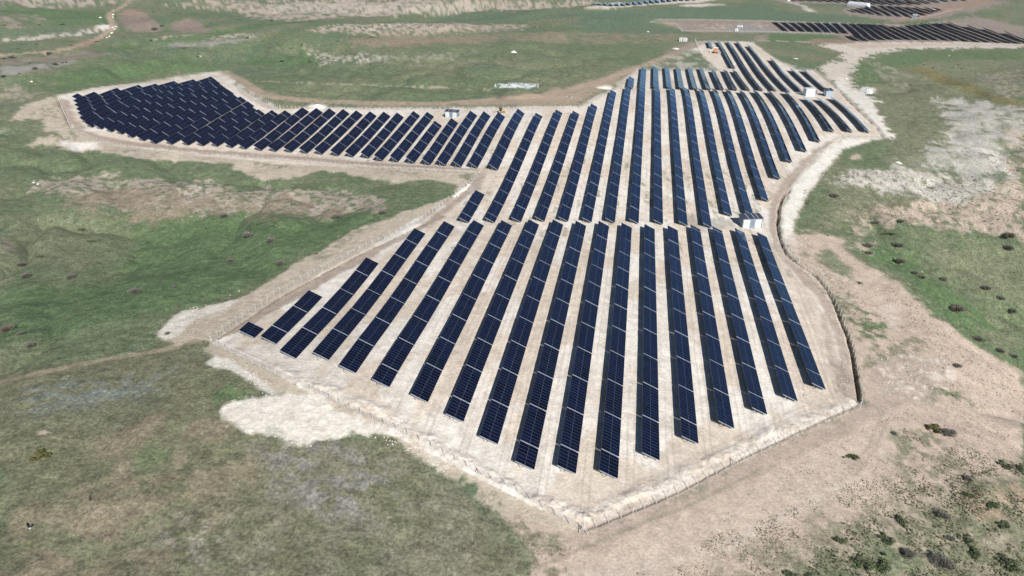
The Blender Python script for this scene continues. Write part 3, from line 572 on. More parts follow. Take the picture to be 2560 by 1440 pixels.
f3=math_('ADD',1.,math_('MULTIPLY',mr(nc.outputs['Fac'],.3,.7,-1,1),math_('MULTIPLY',amp,.6)))
vm=N.new('ShaderNodeVectorMath'); vm.operation='SCALE'; L.new(at_.outputs['Color'],vm.inputs[0]); L.new(math_('MULTIPLY',math_('MULTIPLY',f1,f2),f3),vm.inputs['Scale'])
# dry blades among the green
mx=N.new('ShaderNodeMix'); mx.data_type='RGBA'; mx.inputs[7].default_value=(.20,.175,.125,1); L.new(vm.outputs[0],mx.inputs[6])
nd=noise(.9,5,.7); L.new(math_('MULTIPLY',mr(nd.outputs['Fac'],.52,.72,0,.6),at_.outputs['Alpha']),mx.inputs[0])
L.new(mx.outputs[2],b.inputs['Base Color']); b.inputs['Roughness'].default_value=.95; b.inputs['Specular IOR Level'].default_value=.15
bp=N.new('ShaderNodeBump'); bp.inputs['Strength'].default_value=.5; bp.inputs['Distance'].default_value=.35; L.new(math_('ADD',na.outputs['Fac'],math_('MULTIPLY',nc.outputs['Fac'],.3)),bp.inputs['Height']); L.new(bp.outputs[0],b.inputs['Normal'])
me.materials.append(m)
g=link('ground',me); tag(g,kind='structure')

print('T ground',time.time()-T0)
# ------------------------------------------------------------------ solar tables and rows
TILT=.44; WID=4.9; ML=1.154; GAP=.34; LOWH=.72
_tab={}
def table_meshes(n,WID=WID,TILT=TILT):
    ky=(n,WID,TILT); ct,st_=math.cos(TILT),math.sin(TILT)
    if ky in _tab: return _tab[ky]
    L_=n*ML-.02
    a=MB(); up=Vector((st_,0,ct)) # normal of the panel plane (towards +x, up)
    def pp(u,y,h): # u: metres up the slope from the low edge
        return (-u*ct+up.x*h, y, LOWH+u*st_+up.z*h)
    v=[pp(u,y,h) for h in(-.035,0) for y in(0,L_) for u in(0,WID)]
    f=[(4,6,7,5),(0,1,3,2),(0,4,5,1),(2,3,7,6),(0,2,6,4),(1,5,7,3)]
    a.add(v,f); a.m=[0,1,2,2,2,2]
    me=a.mesh('solar_table',[M['panel'],M['back'],M['alu']])
    uv=me.uv_layers.new(name='UVMap')
    for p in me.polygons:
        for li in p.loop_indices:
            co=me.vertices[me.loops[li].vertex_index].co
            u=-co.x/ct/WID*4.9
            uv.data[li].uv=(u,co.y+.01) if p.material_index==0 else (.5,.5)
    s=MB()
    for u in(.55,1.75,2.85,4.05): s.bar(pp(u,0,-.075),pp(u,L_,-.075),.07,0)
    k=max(2,int(round(L_/3.6))+1)
    for i in range(k):
        y=.35+(L_-.7)*i/(k-1)
        for u in(.95,3.65):
            top=pp(u,y,-.16); s.bar((top[0],y,-.35),top,.11,0)
        s.bar(pp(.3,y,-.16),pp(4.3,y,-.16),.10,0)
        b0=pp(3.65,y,-.16); s.bar((b0[0],y,.25),pp(1.9,y,-.18),.06,0)
    fr=s.mesh('support_frame',[M['steel']])
    e=MB(); v=[pp(u,y,h) for h in(-.12,.0) for y in(-.20,-.07) for u in(.32,WID-.10)]
    e.add(v,f); er=e.mesh('end_rail',[M['alu']])
    _tab[ky]=(me,fr,er); return _tab[ky]
def solar_row(near,far,label,group,first=12,geo=(WID,TILT),detail=True):
    a=at1(*near,dz=LOWH); b=at1(*far,dz=LOWH)
    d=np.array([b[0]-a[0],b[1]-a[1]]); Lh=float(np.hypot(*d)); u=d/Lh
    ang=math.atan2(-u[0],u[1])
    root=empty('solar_panel_row',(a[0],a[1],tz(a[0],a[1])),0)
    tag(root,label,'solar panels',group)
    inv=Matrix.Translation(-Vector(root.location))
    s=0.; mods=first; k=0
    while True:
        rest=Lh-s
        n=min(mods,int(rest/ML+.45))
        if n<2: break
        Lt=n*ML
        p0=a[:2]+u*s; p1=a[:2]+u*(s+Lt)
        z0=tz(*p0); z1=tz(*p1); sl=math.atan2(z1-z0,Lt)
        mat=inv@Matrix.Translation((p0[0],p0[1],z0))@Matrix.Rotation(ang,4,'Z')@Matrix.Rotation(sl+random.uniform(-.004,.004),4,'X')@Matrix.Rotation(random.uniform(-.012,.012),4,'Y')
        me,fr,er=table_meshes(n,*geo)
        t=link('solar_table',me,root,mat); link('support_frame',fr,t)
        if detail: link('end_rail',er,t)
        s+=Lt+GAP; mods=12; k+=1
        if s>Lh-1.5: break
    return root,math.degrees(ang),Lh
ORD=['first','second','third','fourth','fifth','sixth','seventh','eighth','ninth','tenth','eleventh','twelfth','thirteenth','fourteenth','fifteenth','sixteenth','seventeenth','eighteenth','nineteenth','twentieth','twenty-first','twenty-second','twenty-third','twenty-fourth','twenty-fifth','twenty-sixth','twenty-seventh','twenty-eighth','twenty-ninth','thirtieth','thirty-first','thirty-second','thirty-third','thirty-fourth','thirty-fifth']
BR=[((636,844),(662,820),6),((690.6,859.4),(808,740),6),((740,896),(947.2,658.3),12),((822.5,899.8),(1064,584.8),12),((890,932.5),(1137.5,566),12),((974,967.5),(1209.7,564.5),6),((1070,1005),(1281,562.7),12),((1159,1054),(1348.6,560.3),6),((1245,1110),(1408.8,560.3),12),((1336,1174),(1466,563.4),6),((1440,1184),(1522.8,565),6),((1544.8,1196.3),(1580,565),6),((1649.4,1150.6),(1636.7,568.9),12),((1746.5,1109),(1693.8,571.6),6),((1836,1071),(1750.8,574.4),12),((1918.5,1036.5),(1805.5,577.8),6),((1994.7,1003.3),(1860.9,581.4),12),((2065,974.2),(1916,590),6)]
dbg=[]
for i,(n_,f_,k_) in enumerate(BR):
    ex={0:'tiny table of solar panels alone at the far left corner of the front block',1:'short row of solar panels, three tables long, second from the left in the front block',17:'rightmost long row of solar panels in the front block, beside the bare strip'}.get(i)
    dbg.append(solar_row(n_,f_,ex or '%s row of dark solar panels from the left in the front block'%ORD[i],'solar panel rows of the front block',k_)[1:])
MR=[((1172,556.4),(1213,484.5),5),((1236.9,556.4),(1356.7,290.8),5),((1302.5,554.8),(1406.7,282.2),12),((1361,553.3),(1448.9,285.3),12),((1420.5,553.6),(1493.4,267.8),12),((1479,555.6),(1540.9,232.5),12),((1536.9,556.9),(1577.5,222.5),12),((1596.9,558.4),(1613.5,222.5),12),((1657.8,561),(1650,223.7),12),((1719.5,564.2),(1686.6,224.4),12),((1779.7,568.9),(1722.5,225),12),((1831,540),(1758.4,227),12),((1884,538),(1792.8,227.5),12),((1922.5,503.5),(1826.4,229),12),((1951.7,448),(1860.8,231.4),12),((1981,406),(1895,231.4),12),((2018,379.4),(1930.3,232),12),((2051.7,355),(1972,234),12),((2086.6,329.7),(2020.6,247.8),12),((2133,330.6),(2053,249),12),((2176,331),(2089,247.8),12)]
for i,(n_,f_,k_) in enumerate(MR):
    ex={0:'short row of solar panels standing alone beside the inner fence left of the middle block',12:'long row of solar panels ending behind the grey kiosk in the middle block',20:'last short row of solar panels at the right edge of the middle block'}.get(i)
    dbg.append(solar_row(n_,f_,ex or '%s row of blue solar panels from the left in the middle block'%ORD[i],'solar panel rows of the middle block',k_,(4.65,.46))[1:])
WR=[((1244.7,425),(1311.4,284.5)),((1194.2,419.6),(1263,293)),((1153.5,417.1),(1227.5,289.6)),((1114,413.5),(1194.2,287.9)),((1076.5,411.3),(1146.3,307.7)),((1035.8,407.3),(1105,314.6)),((995.8,404),(1085.8,291)),((955.6,401.5),(1050.8,289.4)),((921.9,394.6),(1010.8,292)),((882.7,392.1),(976.5,291)),((845.6,389),(942,290)),((805,385.6),(908,286.9)),((767.5,383),(874.6,284)),((727.9,380.4),(840.4,282)),((689.4,378.3),(807.7,281)),((652.9,375.8),(773.8,279)),((614.4,372.3),(729,287.3)),((580,369),(696.7,286.3)),((543.5,366),(663.3,284.2)),((508,364.5),(644.6,275.8)),((470.6,362.7),(636,264)),((430,360.8),(616.5,252)),((389.4,359.2),(598,243.5)),((360,351.9),(585,234)),((331,343.5),(571.7,225.8)),((305,335),(560,217.5)),((279,329.4),(551,208.5)),((254,322.3),(541,200.8)),((230,317.5),(497,208)),((217,306),(450,212)),((212,293),(405,219)),((208,283),(362,222)),((204,272),(308,230)),((201,262),(252,239.5)),((198,251),(213,243))]
for i,(n_,f_) in enumerate(WR):
    ex='tiny last table of solar panels at the far left tip of the left wing' if i==34 else ('%s row of solar panels from the right in the left wing'%ORD[i])
    dbg.append(solar_row(n_,f_,ex,'solar panel rows of the left wing',12,(5.25,.61))[1:])
UR=[((1583,221),(1585.8,197.8)),((1613,222),(1616,173.6)),((1647.5,223),(1645,171)),((1680,222),(1673,171)),((1711,224),(1701,172.5)),((1745,225),(1730,173)),((1778,225),(1758,173)),((1811,225.5),(1789,180)),((1844.4,226),(1819,179)),((1877,226.7),(1842,180)),((1910,227),(1825,106.6)),((1943.8,227.7),(1848.4,107.3)),((1978,230),(1876.6,116.7)),((2011,230.8),(1934.4,151)),((2047,229),(1986,177)),((2078,230),(2016.4,178.4)),((1839,171.5),(1800.8,106.6)),((1783,121),(1777,107))]
for i,(n_,f_) in enumerate(UR):
    ex={16:'row of solar panels right of the orange machine in the upper block',17:'very short row of solar panels left of and behind the orange machine',0:'tiny two-table row of solar panels at the left end of the upper block'}.get(i)
    dbg.append(solar_row(n_,f_,ex or '%s row of solar panels from the left in the upper block behind the service road'%ORD[i],'solar panel rows of the upper block',12,(4.8,.47))[1:])
print('angles',[round(a,1) for a,_ in dbg]); print('len',[round(b) for _,b in dbg])
# far fields: each row one mesh that follows the ground
def far_row(near,far,label,group,flip=1,W_=6.6,TILT=.5):
    ct,st_=math.cos(TILT),math.sin(TILT)
    a=at1(*near,dz=LOWH); b=at1(*far,dz=LOWH)
    d=np.array([b[0]-a[0],b[1]-a[1]]); Lh=float(np.hypot(*d)); u=d/Lh; p=np.array([-u[1],u[0]])*flip
    n=max(1,int(Lh/14.3)); base=Vector((a[0],a[1],tz(a[0],a[1]))); mb=MB()
    for k in range(n):
        s0=k*Lh/n; s1=(k+1)*Lh/n-.2; q=[]
        for s in(s0,s1):
            c=a[:2]+u*s; z=tz(*c)
            for t,h in((0,LOWH),(W_*ct,LOWH+W_*st_)): q.append((c[0]+p[0]*t-base.x,c[1]+p[1]*t-base.y,z+h-base.z))
        lo=[(x,y,z-.06) for x,y,z in q]
        v=q+lo; mb.add(v,[(0,1,3,2),(4,6,7,5),(0,2,6,4),(1,5,7,3),(0,4,5,1),(2,3,7,6)]); mb.m[-6:]=[0,1,2,2,2,2]
        for s in(s0+1,(s0+s1)/2,s1-1):
            c=a[:2]+u*s; z=tz(*c)-base.z
            for t in(1.0,3.4):
                x=c[0]+p[0]*t-base.x;y=c[1]+p[1]*t-base.y; mb.bar((x,y,z-.4),(x,y,z+LOWH+t/ct*st_-.1),.12,3)
    me=mb.mesh('solar_panel_row',[M['panel'],M['back'],M['alu'],M['steel']]); uv=me.uv_layers.new(name='UVMap')
    for pl in me.polygons:
        for j,li in enumerate(pl.loop_indices): uv.data[li].uv=((0,0),(WID,0),(WID,13.85),(0,13.85))[j%4] if pl.material_index==0 else (.5,.5)
    o=link('solar_panel_row',me); o.location=base; tag(o,label,'solar panels',group); return o
N2=[(1974+21.3*k,78+.8*k) for k in range(8)]+[(2176,102),(2197,101),(2218,99.8),(2240,99.5),(2262,99.5),(2284,99.6),(2305,100),(2328,100.3),(2352,100.8),(2378,101.3),(2403,102.3),(2430,103.8),(2457,105),(2484,106),(2510,107),(2536,108),(2561,109),(2592,110.5)]
F2=[(1943+21.6*k,55+.4*k) for k in range(8)]+[(2117,58.3),(2137,59),(2156,59.6),(2172,60),(2188,60.6),(2207,61.5),(2234,66),(2256,67),(2276,63),(2291,62),(2308,60.5),(2322,59.5),(2343,59),(2356,58.3),(2376,58),(2424,67),(2463,73),(2519,83)]
for i,(n_,f_) in enumerate(zip(N2,F2)): far_row(n_,f_,'%s row of solar panels from the left in the second field beyond the dirt road'%ORD[i],'solar panel rows of the second field')
far_row((2154,101.5),(2130,89.5),'very short row of solar panels alone at the lower left corner of the second field','solar panel rows of the second field')
N3=[(2148,31),(2168,34),(2190,36.5),(2212,39),(2236,41),(2258,42.3),(2282,42.8),(2303,42),(2320,38.5),(2335,34.5),(2347,30.5),(2357,27.5)]
F3=[(2130,25),(2143,22.5),(2156,20),(2170,17),(2186,14.5),(2206,13),(2226,14),(2247,15.5),(2269,17.3),(2291,19),(2315,21),(2337,23)]
for i,(n_,f_) in enumerate(zip(N3,F3)): far_row(n_,f_,'%s row of solar panels from the left in the small third field behind the second'%ORD[i],'solar panel rows of the third field')
for i in range(20):
    x=1992+22.5*i; y=2.5+9.5*ss(0,12,i)-10*ss(13,19,i)
    far_row((x,y),(x-52,y-14-1.*min(i,5)*.8),'%s row of solar panels from the left in the field at the top edge'%ORD[i],'solar panel rows of the topmost field')
N5=[(1490,11.5),(1503,13),(1517,14),(1531,15),(1546,15.3),(1561,14.8),(1575,13),(1590,12),(1604,11),(1619,9.5),(1633,8.5),(1647,7),(1662,5.5),(1676,4),(1691,3),(1706,2.2),(1721,1.8),(1736,1)]
for i,n_ in enumerate(N5): far_row((n_[0]+3,n_[1]),(n_[0]+1,n_[1]-3-4*ss(0,6,i)),'%s short pale table of solar panels from the left at the top edge'%ORD[i],'pale solar tables at the top edge')

print('T rows',time.time()-T0)
# ------------------------------------------------------------------ fences: concrete posts with a bent arm, netting, braces
a=MB(); a.bar((0,0,-.3),(0,0,2.05),.12,0,.10); a.bar((0,0,2.0),(0,.34,2.42),.10,0,.08); POST=a.mesh('fence_post',[M['concrete']])
a=MB(); a.bar((-1.25,0,-.1),(0,0,1.75),.10,0); a.bar((1.25,0,-.1),(0,0,1.75),.10,0); BRACE=a.mesh('post_brace',[M['concrete']])
def fence(name,pts,out,group,sp=3.3,label=None,thick=1.):
    W3=line3(pts,8)[:,:2]; seg=np.hypot(*np.diff(W3,axis=0).T); s=np.concatenate([[0],np.cumsum(seg)])
    n=max(2,int(round(s[-1]/sp))+1); parts=max(1,math.ceil(n/96))
    tt=np.linspace(0,s[-1],n); px=np.interp(tt,s,W3[:,0]); py=np.interp(tt,s,W3[:,1]); pz=terrain(px,py)
    for part in range(parts):
        i0=part*(n-1)//parts; i1=(part+1)*(n-1)//parts
        base=Vector((px[i0],py[i0],pz[i0])); root=empty('perimeter_fence',base)
        lb=label or 'concrete post and wire fence along the '+name
        if parts>1: lb+=', '+('first','second','third','last')[part if part<parts-1 else 3]+' stretch'
        tag(root,lb,'fence',group)
        nb=MB()
        for i in range(i0,i1+1):
            if i==i1 and i1<n-1: pass
            j=min(i,n-2); dx,dy=px[j+1]-px[j],py[j+1]-py[j]; an=math.atan2(dy,dx)
            o=link('fence_post',POST,root); o.location=Vector((px[i],py[i],pz[i]))-base; o.rotation_euler=(0,0,an+(0 if out>0 else math.pi)); 
            if thick!=1.: o.scale=(thick,thick,1)
            if i in(i0,i1) or (i-i0)%14==0:
                b=link('post_brace',BRACE,o)
            if i<i1:
                p0=Vector((px[i],py[i],pz[i]))-base; p1=Vector((px[i+1],py[i+1],pz[i+1]))-base
                nb.add([p0+Vector((0,0,.05)),p1+Vector((0,0,.05)),p1+Vector((0,0,2.)),p0+Vector((0,0,2.))],[(0,1,2,3)])
        nb.build('wire_netting',M['net'],root)
for nm,pts,out in FENCES: fence(nm+' of the solar site',pts,out,'fences around the solar site')
for nm,pts,out in FARF: fence(nm,pts,out,'fences round the far fields',3.4,label='distant white posted fence along the '+nm)
print('T fences',time.time()-T0)
# ------------------------------------------------------------------ kiosks
def kiosk(pl,pr,hpx,dpt,label,style,roofpx):
    a=at1(*pl);b=at1(*pr); w=float(np.hypot(*(b-a)[:2])); k=mpp((a+b)/2); h=hpx*k/.90
    an=math.atan2(b[1]-a[1],b[0]-a[0]); c=(a+b)/2
    root=empty('transformer_kiosk',(a[0],a[1],min(a[2],b[2],tz(c[0],c[1]))),an); tag(root,label,'kiosk')
    D=dpt
    wm={'door':M['wallgrey'],'white':M['doorwhite'],'grey':M['wallgrey2'],'small':M['wallgrey']}[style]
    bd=MB(); bd.box(0,w,0,D,-.5,h,0); bd.box(-.12,w+.12,-.12,D+.12,-.5,.25,1); bd.build('wall',[wm,M['concrete']],root)
    rf=MB(); o=.22; ry=D*.5; rh=h+(.55 if style!='white' else .12)
    v=[(-o,-o,h),(w+o,-o,h),(w+o,D+o,h),(-o,D+o,h),(-o,-o,h+.14),(w+o,-o,h+.14),(w+o,D+o,rh+.14),(-o,D+o,rh+.14)]
    rf.add(v,[(0,3,2,1),(4,5,6,7),(0,1,5,4),(2,3,7,6),(1,2,6,5),(0,4,7,3)])
    r=rf.build('roof',{'door':M['roofdark'],'white':M['doorwhite'],'grey':M['roofdark'],'small':M['doorwhite']}[style],root)
    if style=='door' or style=='grey':
        for t in((.27,.58,.78) if style=='door' else (.5,)):
            sm=MB(); e=(rh-h)/(D+2*o)
            x=w*t; sm.add([(x-.07,-o,h+.17),(x+.07,-o,h+.17),(x+.07,D+o,rh+.17),(x-.07,D+o,rh+.17),(x-.07,-o,h+.12),(x+.07,-o,h+.12),(x+.07,D+o,rh+.12),(x-.07,D+o,rh+.12)],[(0,1,2,3),(0,4,5,1),(1,5,6,2),(3,2,6,7),(0,3,7,4)])
            sm.build('roof_seam',M['seam'],r)
    if style=='door':
        for x0,x1 in((.05,.36),(.64,.95)):
            d=MB(); d.box(w*x0,w*x1,-.06,.02,.45,h*.90); 
            for z in np.linspace(.6,h*.84,8): d.box(w*x0+.1,w*x1-.1,-.075,-.06,z,z+.05)
            d=d.build('door',M['doorwhite'],root)
            q=MB(); q.box(w*(x0+x1)/2-.05,w*(x0+x1)/2+.05,-.13,-.06,h*.42,h*.52); q.build('handle',M['sign'],d)
        for x,z,sx,sz in((.5,.76,.035,.06),(.455,.5,.03,.035),(.545,.5,.03,.035)):
            q=MB()
            if sz>.05: q.add([(w*x-w*sx,-.03,h*(z-sz)),(w*x+w*sx,-.03,h*(z-sz)),(w*x,-.03,h*(z+sz)),(w*x-w*sx,0.01,h*(z-sz)),(w*x+w*sx,0.01,h*(z-sz)),(w*x,0.01,h*(z+sz))],[(0,1,2),(0,3,4,1),(1,4,5,2),(2,5,3,0)])
            else: q.box(w*(x-sx),w*(x+sx),-.03,.01,h*(z-sz),h*(z+sz))
            q.build('warning_sign',M['sign'],root)
    if style=='white':
        q=MB(); 
        for t in(.33,.66): q.box(w*t-.03,w*t+.03,-.03,.01,.4,h*.95)
        q.box(.1,w-.1,-.05,0.,h*.93,h*.97); q.build('door',M['white'],root)
    if style=='grey':
        q=MB(); q.box(-.05,.02,D*.25,D*.7,.3,h*.85); q.build('louvre_panel',M['seam'],root)
        q=MB(); q.box(w*.1,w*.9,-.05,.01,.3,h*.9); q.build('door',M['wallgrey2'],root)
    return root
kiosk((1855,570),(1903,572),25,4.6,'grey transformer kiosk with two white doors behind the front block of panels','door',20)
kiosk((1112.5,294),(1143,294),14.5,3.4,'grey kiosk with two white doors by the upper fence of the left wing','door',4)
kiosk((2014,240.5),(2036,241),16,5,'plain white windowless kiosk between the upper and middle blocks','white',4)
kiosk((2064,241.5),(2081,242.5),13.5,7,'grey dark-roofed kiosk right of the white one near the right fence','grey',6)
kiosk((2280,46),(2292,46.5),7,4,'small pale kiosk at the lower edge of the third field','small',2)
kiosk((2330,29),(2338,29),4,3,'tiny pale cabin at the right end of the third field','small',2)
# ------------------------------------------------------------------ backhoe loader (side on), yellow
def loader():
    p=at1(1252,281.5); k=mpp(p); root=empty('backhoe_loader',p,YAW*.0); tag(root,'yellow backhoe loader with dark cab parked by the upper fence','loader')
    S=k*30/7.6
    def mk(name,f,m,par=root,sm=False):
        b=MB(); f(b); b.v=[(x*S,y*S,z*S) for x,y,z in b.v]; return b.build(name,m,par,sm)
    mk('body',lambda b:(b.box(-1.1,2.4,-.5,.5,.75,1.25),b.box(1.0,2.5,-.45,.45,1.25,1.75),b.box(-1.5,-1.0,-.6,.6,.55,1.6)),M['yellow'])
    cab=mk('cab',lambda b:(b.box(-.95,.85,-.7,.7,1.25,2.75)),M['glass'])
    mk('cab_roof',lambda b:b.box(-1.1,1.0,-.8,.8,2.75,2.95),M['black'],cab)
    mk('cab_pillar',lambda b:[b.box(x,x+.1,y,y+.08,1.25,2.75) for x in(-.98,.78) for y in(-.74,.66)],M['yellow'],cab)
    for x,r,y in((-.55,.78,-.85),(-.55,.78,.85),(1.85,.55,-.85),(1.85,.55,.85)):
        w=mk('wheel',lambda b:b.cyl((x,y,r),r,(0,1,0),.45,0,18),M['black']); mk('rim',lambda b:b.cyl((x,y*1.02,r),r*.55,(0,1,0),.48,0,14),M['yellow'],w)
    arm=mk('loader_arm',lambda b:[(b.bar((1.2,y,1.6),(2.9,y,1.1),.2),b.bar((2.9,y,1.1),(3.3,y,.55),.16)) for y in(-.55,.55)],M['yellow'])
    mk('front_bucket',lambda b:b.add([(3.2,-1.1,.15),(3.2,1.1,.15),(3.95,1.1,.1),(3.95,-1.1,.1),(3.2,-1.1,1.0),(3.2,1.1,1.0),(3.55,1.1,1.15),(3.55,-1.1,1.15)],[(0,3,2,1),(0,1,5,4),(4,5,6,7),(0,4,7,3),(1,2,6,5)]),M['yellow'],arm)
    bo=mk('backhoe_boom',lambda b:(b.bar((-1.4,0,1.1),(-2.6,0,3.1),.34,0,.26),b.bar((-2.6,0,3.1),(-3.5,0,1.4),.26,0,.2)),M['yellow'])
    mk('backhoe_bucket',lambda b:b.box(-3.95,-3.3,-.35,.35,.75,1.4),M['yellow'],bo)
    mk('stabiliser',lambda b:[b.bar((-1.4,.5*y,.9),(-1.7,1.2*y,.05),.16) for y in(-1,1)],M['yellow'])
loader()
def drill():
    p=at1(1788,132.5); k=mpp(p); root=empty('tracked_drill_rig',p,0); tag(root,'orange tracked machine with white canopy at the end of a panel row','machine')
    S=k*26/6.4
    def mk(name,f,m,par=root):
        b=MB(); f(b); b.v=[(x*S,y*S,z*S) for x,y,z in b.v]; return b.build(name,m,par)
    for x in(-1,1): mk('crawler_track',lambda b:(b.box(x*.95-.3,x*.95+.3,-1.6,1.6,.1,.75),b.cyl((x*.95,-1.6,.43),.33,(1,0,0),.6),b.cyl((x*.95,1.6,.43),.33,(1,0,0),.6)),M['black'])
    mk('body',lambda b:(b.box(-1.1,1.1,-1.3,1.3,.75,1.7),b.box(-.7,.7,-1.7,-1.3,.8,1.4)),M['orange'])
    c=mk('cab',lambda b:b.box(-.75,.75,-.6,.7,1.7,2.9),M['orange']); mk('canopy',lambda b:b.box(-1.3,1.3,-1.1,1.2,2.9,3.25),M['white'],c)
    for x in(-1,1): mk('side_arm',lambda b:(b.bar((x*1.1,0,1.3),(x*2.3,-.3,1.9),.28),b.bar((x*2.3,-.3,1.9),(x*2.9,-.5,.3),.24),b.box(x*2.9-.35,x*2.9+.35,-1.0,0,.05,.7)),M['concrete'])
    mk('mast',lambda b:b.bar((1.6,.2,.2),(1.6,.2,3.4),.2),M['steel'])
drill()
# ------------------------------------------------------------------ stacked blocks, tent, inverters, heaps, boulders, bird
for i,(x,w_) in enumerate(((1697,2.9),(1701.5,2.9),(1707,3.2),(1712,3.2))):
    p=at1(x+1,103.8); k=mpp(p); b=MB(); h=9.*k; b.box(0,w_*k,0,5.,-.2,h*.98)
    for z in(.33,.66): b.box(-.03,w_*k+.03,-.03,5.03,h*z-.04,h*z+.04)
    o=b.build('block_stack',M['whiteblock']); o.location=p; tag(o,'tall pale stack of building blocks on the grass, %s from the left of four'%ORD[i],'block stack','white block stacks on the grass')
p=at1(1716.5,101.8); k=mpp(p); b=MB(); b.box(-1.8*k,1.8*k,0,3,-.2,4.4*k); b.box(-1.9*k,1.9*k,-.1,3.1,4.3*k,4.6*k); o=b.build('block_stack',M['whiteblock']); o.location=p; tag(o,'low cream stack of blocks at the right end of the tall stacks','block stack')
def tent():
    a=at1(2117,16);b_=at1(2165,20); w=float(np.hypot(*(b_-a)[:2])); an=math.atan2(b_[1]-a[1],b_[0]-a[0]); k=mpp(a)
    root=empty('arched_storage_tent',a,an); tag(root,'long white arched storage tent beside the third field','tent')
    h=11.5*k; D=11; n=12; m=MB(); v=[]
    for x in(0,w):
        for i in range(n+1):
            t=math.pi*i/n; v.append((x,D/2-D/2*math.cos(t),(h*.35 if 0 else 0)+h*math.sin(t)**.8))
    m.add(v,[(i,i+1,n+2+i,n+1+i) for i in range(n)]); m.build('canvas_cover',M['white'],root)
    for x in(0,w): 
        e=MB(); e.add([(x,D/2-D/2*math.cos(math.pi*i/n),h*math.sin(math.pi*i/n)**.8*.99) for i in range(n+1)],[tuple(range(n+1))]); e.build('end_wall',M['doorwhite'],root)
    for x in np.linspace(0,w,7):
        e=MB()
        for i in range(n):
            t0,t1=math.pi*i/n,math.pi*(i+1)/n
            e.bar((x,D/2-D/2*math.cos(t0),h*math.sin(t0)**.8+.03),(x,D/2-D/2*math.cos(t1),h*math.sin(t1)**.8+.03),.12)
        e.build('frame_rib',M['alu'],root)
tent()
def inverter(x,y,wpx,hpx,label,mt,dark):
    p=at1(x,y); k=mpp(p); w=wpx*k; h=hpx*k/.95; root=empty('equipment_cabin',p); tag(root,label,'cabin')
    b=MB(); b.box(-w/2,w/2,0,2.6,-.2,h); b.build('wall',mt,root); b=MB(); b.box(-w/2-.15,w/2+.15,-.15,2.75,h,h+.2); b.build('roof',M['white'],root)
    if dark: b=MB(); b.box(-w*.3,w*.3,-.05,.01,.1,h*.62); b.build('door',M['black'],root)  # black slab stands for the shaded inside of an open doorway
    else: b=MB(); b.box(-w*.35,w*.35,-.05,.01,.2,h*.85); b.build('door',M['doorwhite'],root)
inverter(1845.5,72,5.2,7,'pale blue cabin with dark doorway in the bare corner of the second field',M['doorwhite'],True)
inverter(1853.3,72,5.2,7,'pale cabin with dark doorway, right one of the pair in the second field',M['white'],True)
inverter(1839.3,78,3.1,5.5,'narrow white cabinet in front of the two cabins, left one',M['white'],False)
inverter(1843.6,78,3.1,5.5,'narrow white cabinet in front of the two cabins, right one',M['white'],False)
inverter(1972,3,9,3.5,'small pale cabin at the left end of the topmost field',M['wallgrey'],False)
def heap(x,y,rx,ry,hpx,label,mat):
    p=at1(x,y); k=mpp(p); n=26; rr=9; v=[(0,0,0)];f=[]; R_=rx*k; h=hpx*k/.9
    v=[]
    for j in range(rr+1):
        for i in range(n):
            t=2*math.pi*i/n; r=R_*j/rr*(1+.18*math.sin(3*t+x)+.08*random.uniform(-1,1)*(j>0)); yy=r*math.sin(t)*.8; xx=r*math.cos(t)
            z=h*max(0,1-(j/rr))**.9*(1+.25*random.uniform(-1,1)*(j>0))
            v.append((xx,yy,z-(.25 if j==rr else 0)+tz(p[0]+xx,p[1]+yy)-p[2]))
    for j in range(rr):
        for i in range(n): f.append((j*n+i,(j+1)*n+i,(j+1)*n+(i+1)%n,j*n+(i+1)%n))
    b=MB(); b.add(v,f); o=b.build('rubble_heap',mat,None,False); o.location=p; tag(o,label,'heap'); return o
heap(2167,232,17,10,11,'big pale grey gravel heap on the grass right of the diagonal fence',M['grit'])
heap(793,270,21,8,8,'white chalk heap outside the upper fence of the left wing',M['chalk'])
heap(1512,220,20,6,4,'low white chalk heap beside the top left diagonal fence',M['chalk'])
heap(1285,131,8,4,4,'small white stone heap alone in the far meadow',M['chalk'])
heap(1690,122.5,9,3,2.5,'small flat pale heap on the grass left of the upper block',M['chalk'])
heap(1990,147,7,3,1.5,'thin white slab heap on the grass beside the upper fence',M['chalk'])
heap(2246,407,9,6,3,'small white stone patch on the right hillside',M['chalk'])
for i,(x,y,r) in enumerate([(1136,492,5),(1141,488,6),(1147,484,6),(1152,480,6),(1157,477,7),(1163,474,6),(1168,469,5),(1171,464,5),(1145,490,4),(1160,470,5),(282,70,3),(287,74,3),(290,68,3),(280,84,3.5),(274,92,3),(283,38,3),(283,44,2.5),(268,95,2.5)]):
    p=at1(x,y); k=mpp(p); b=MB(); b.ball((0,0,r*k*.35),r*k,0,9,6,(1,.8,.62),.16); o=b.build('boulder',M['chalk']); o.location=p; o.rotation_euler=(0,0,i*1.3)
    if x>1000: tag(o,'white boulder in the pile beside the inner left fence','boulder','boulders piled beside the inner fence')
    else: tag(o,'far white boulder beside the winding dirt road','boulder','boulders beside the far dirt road')
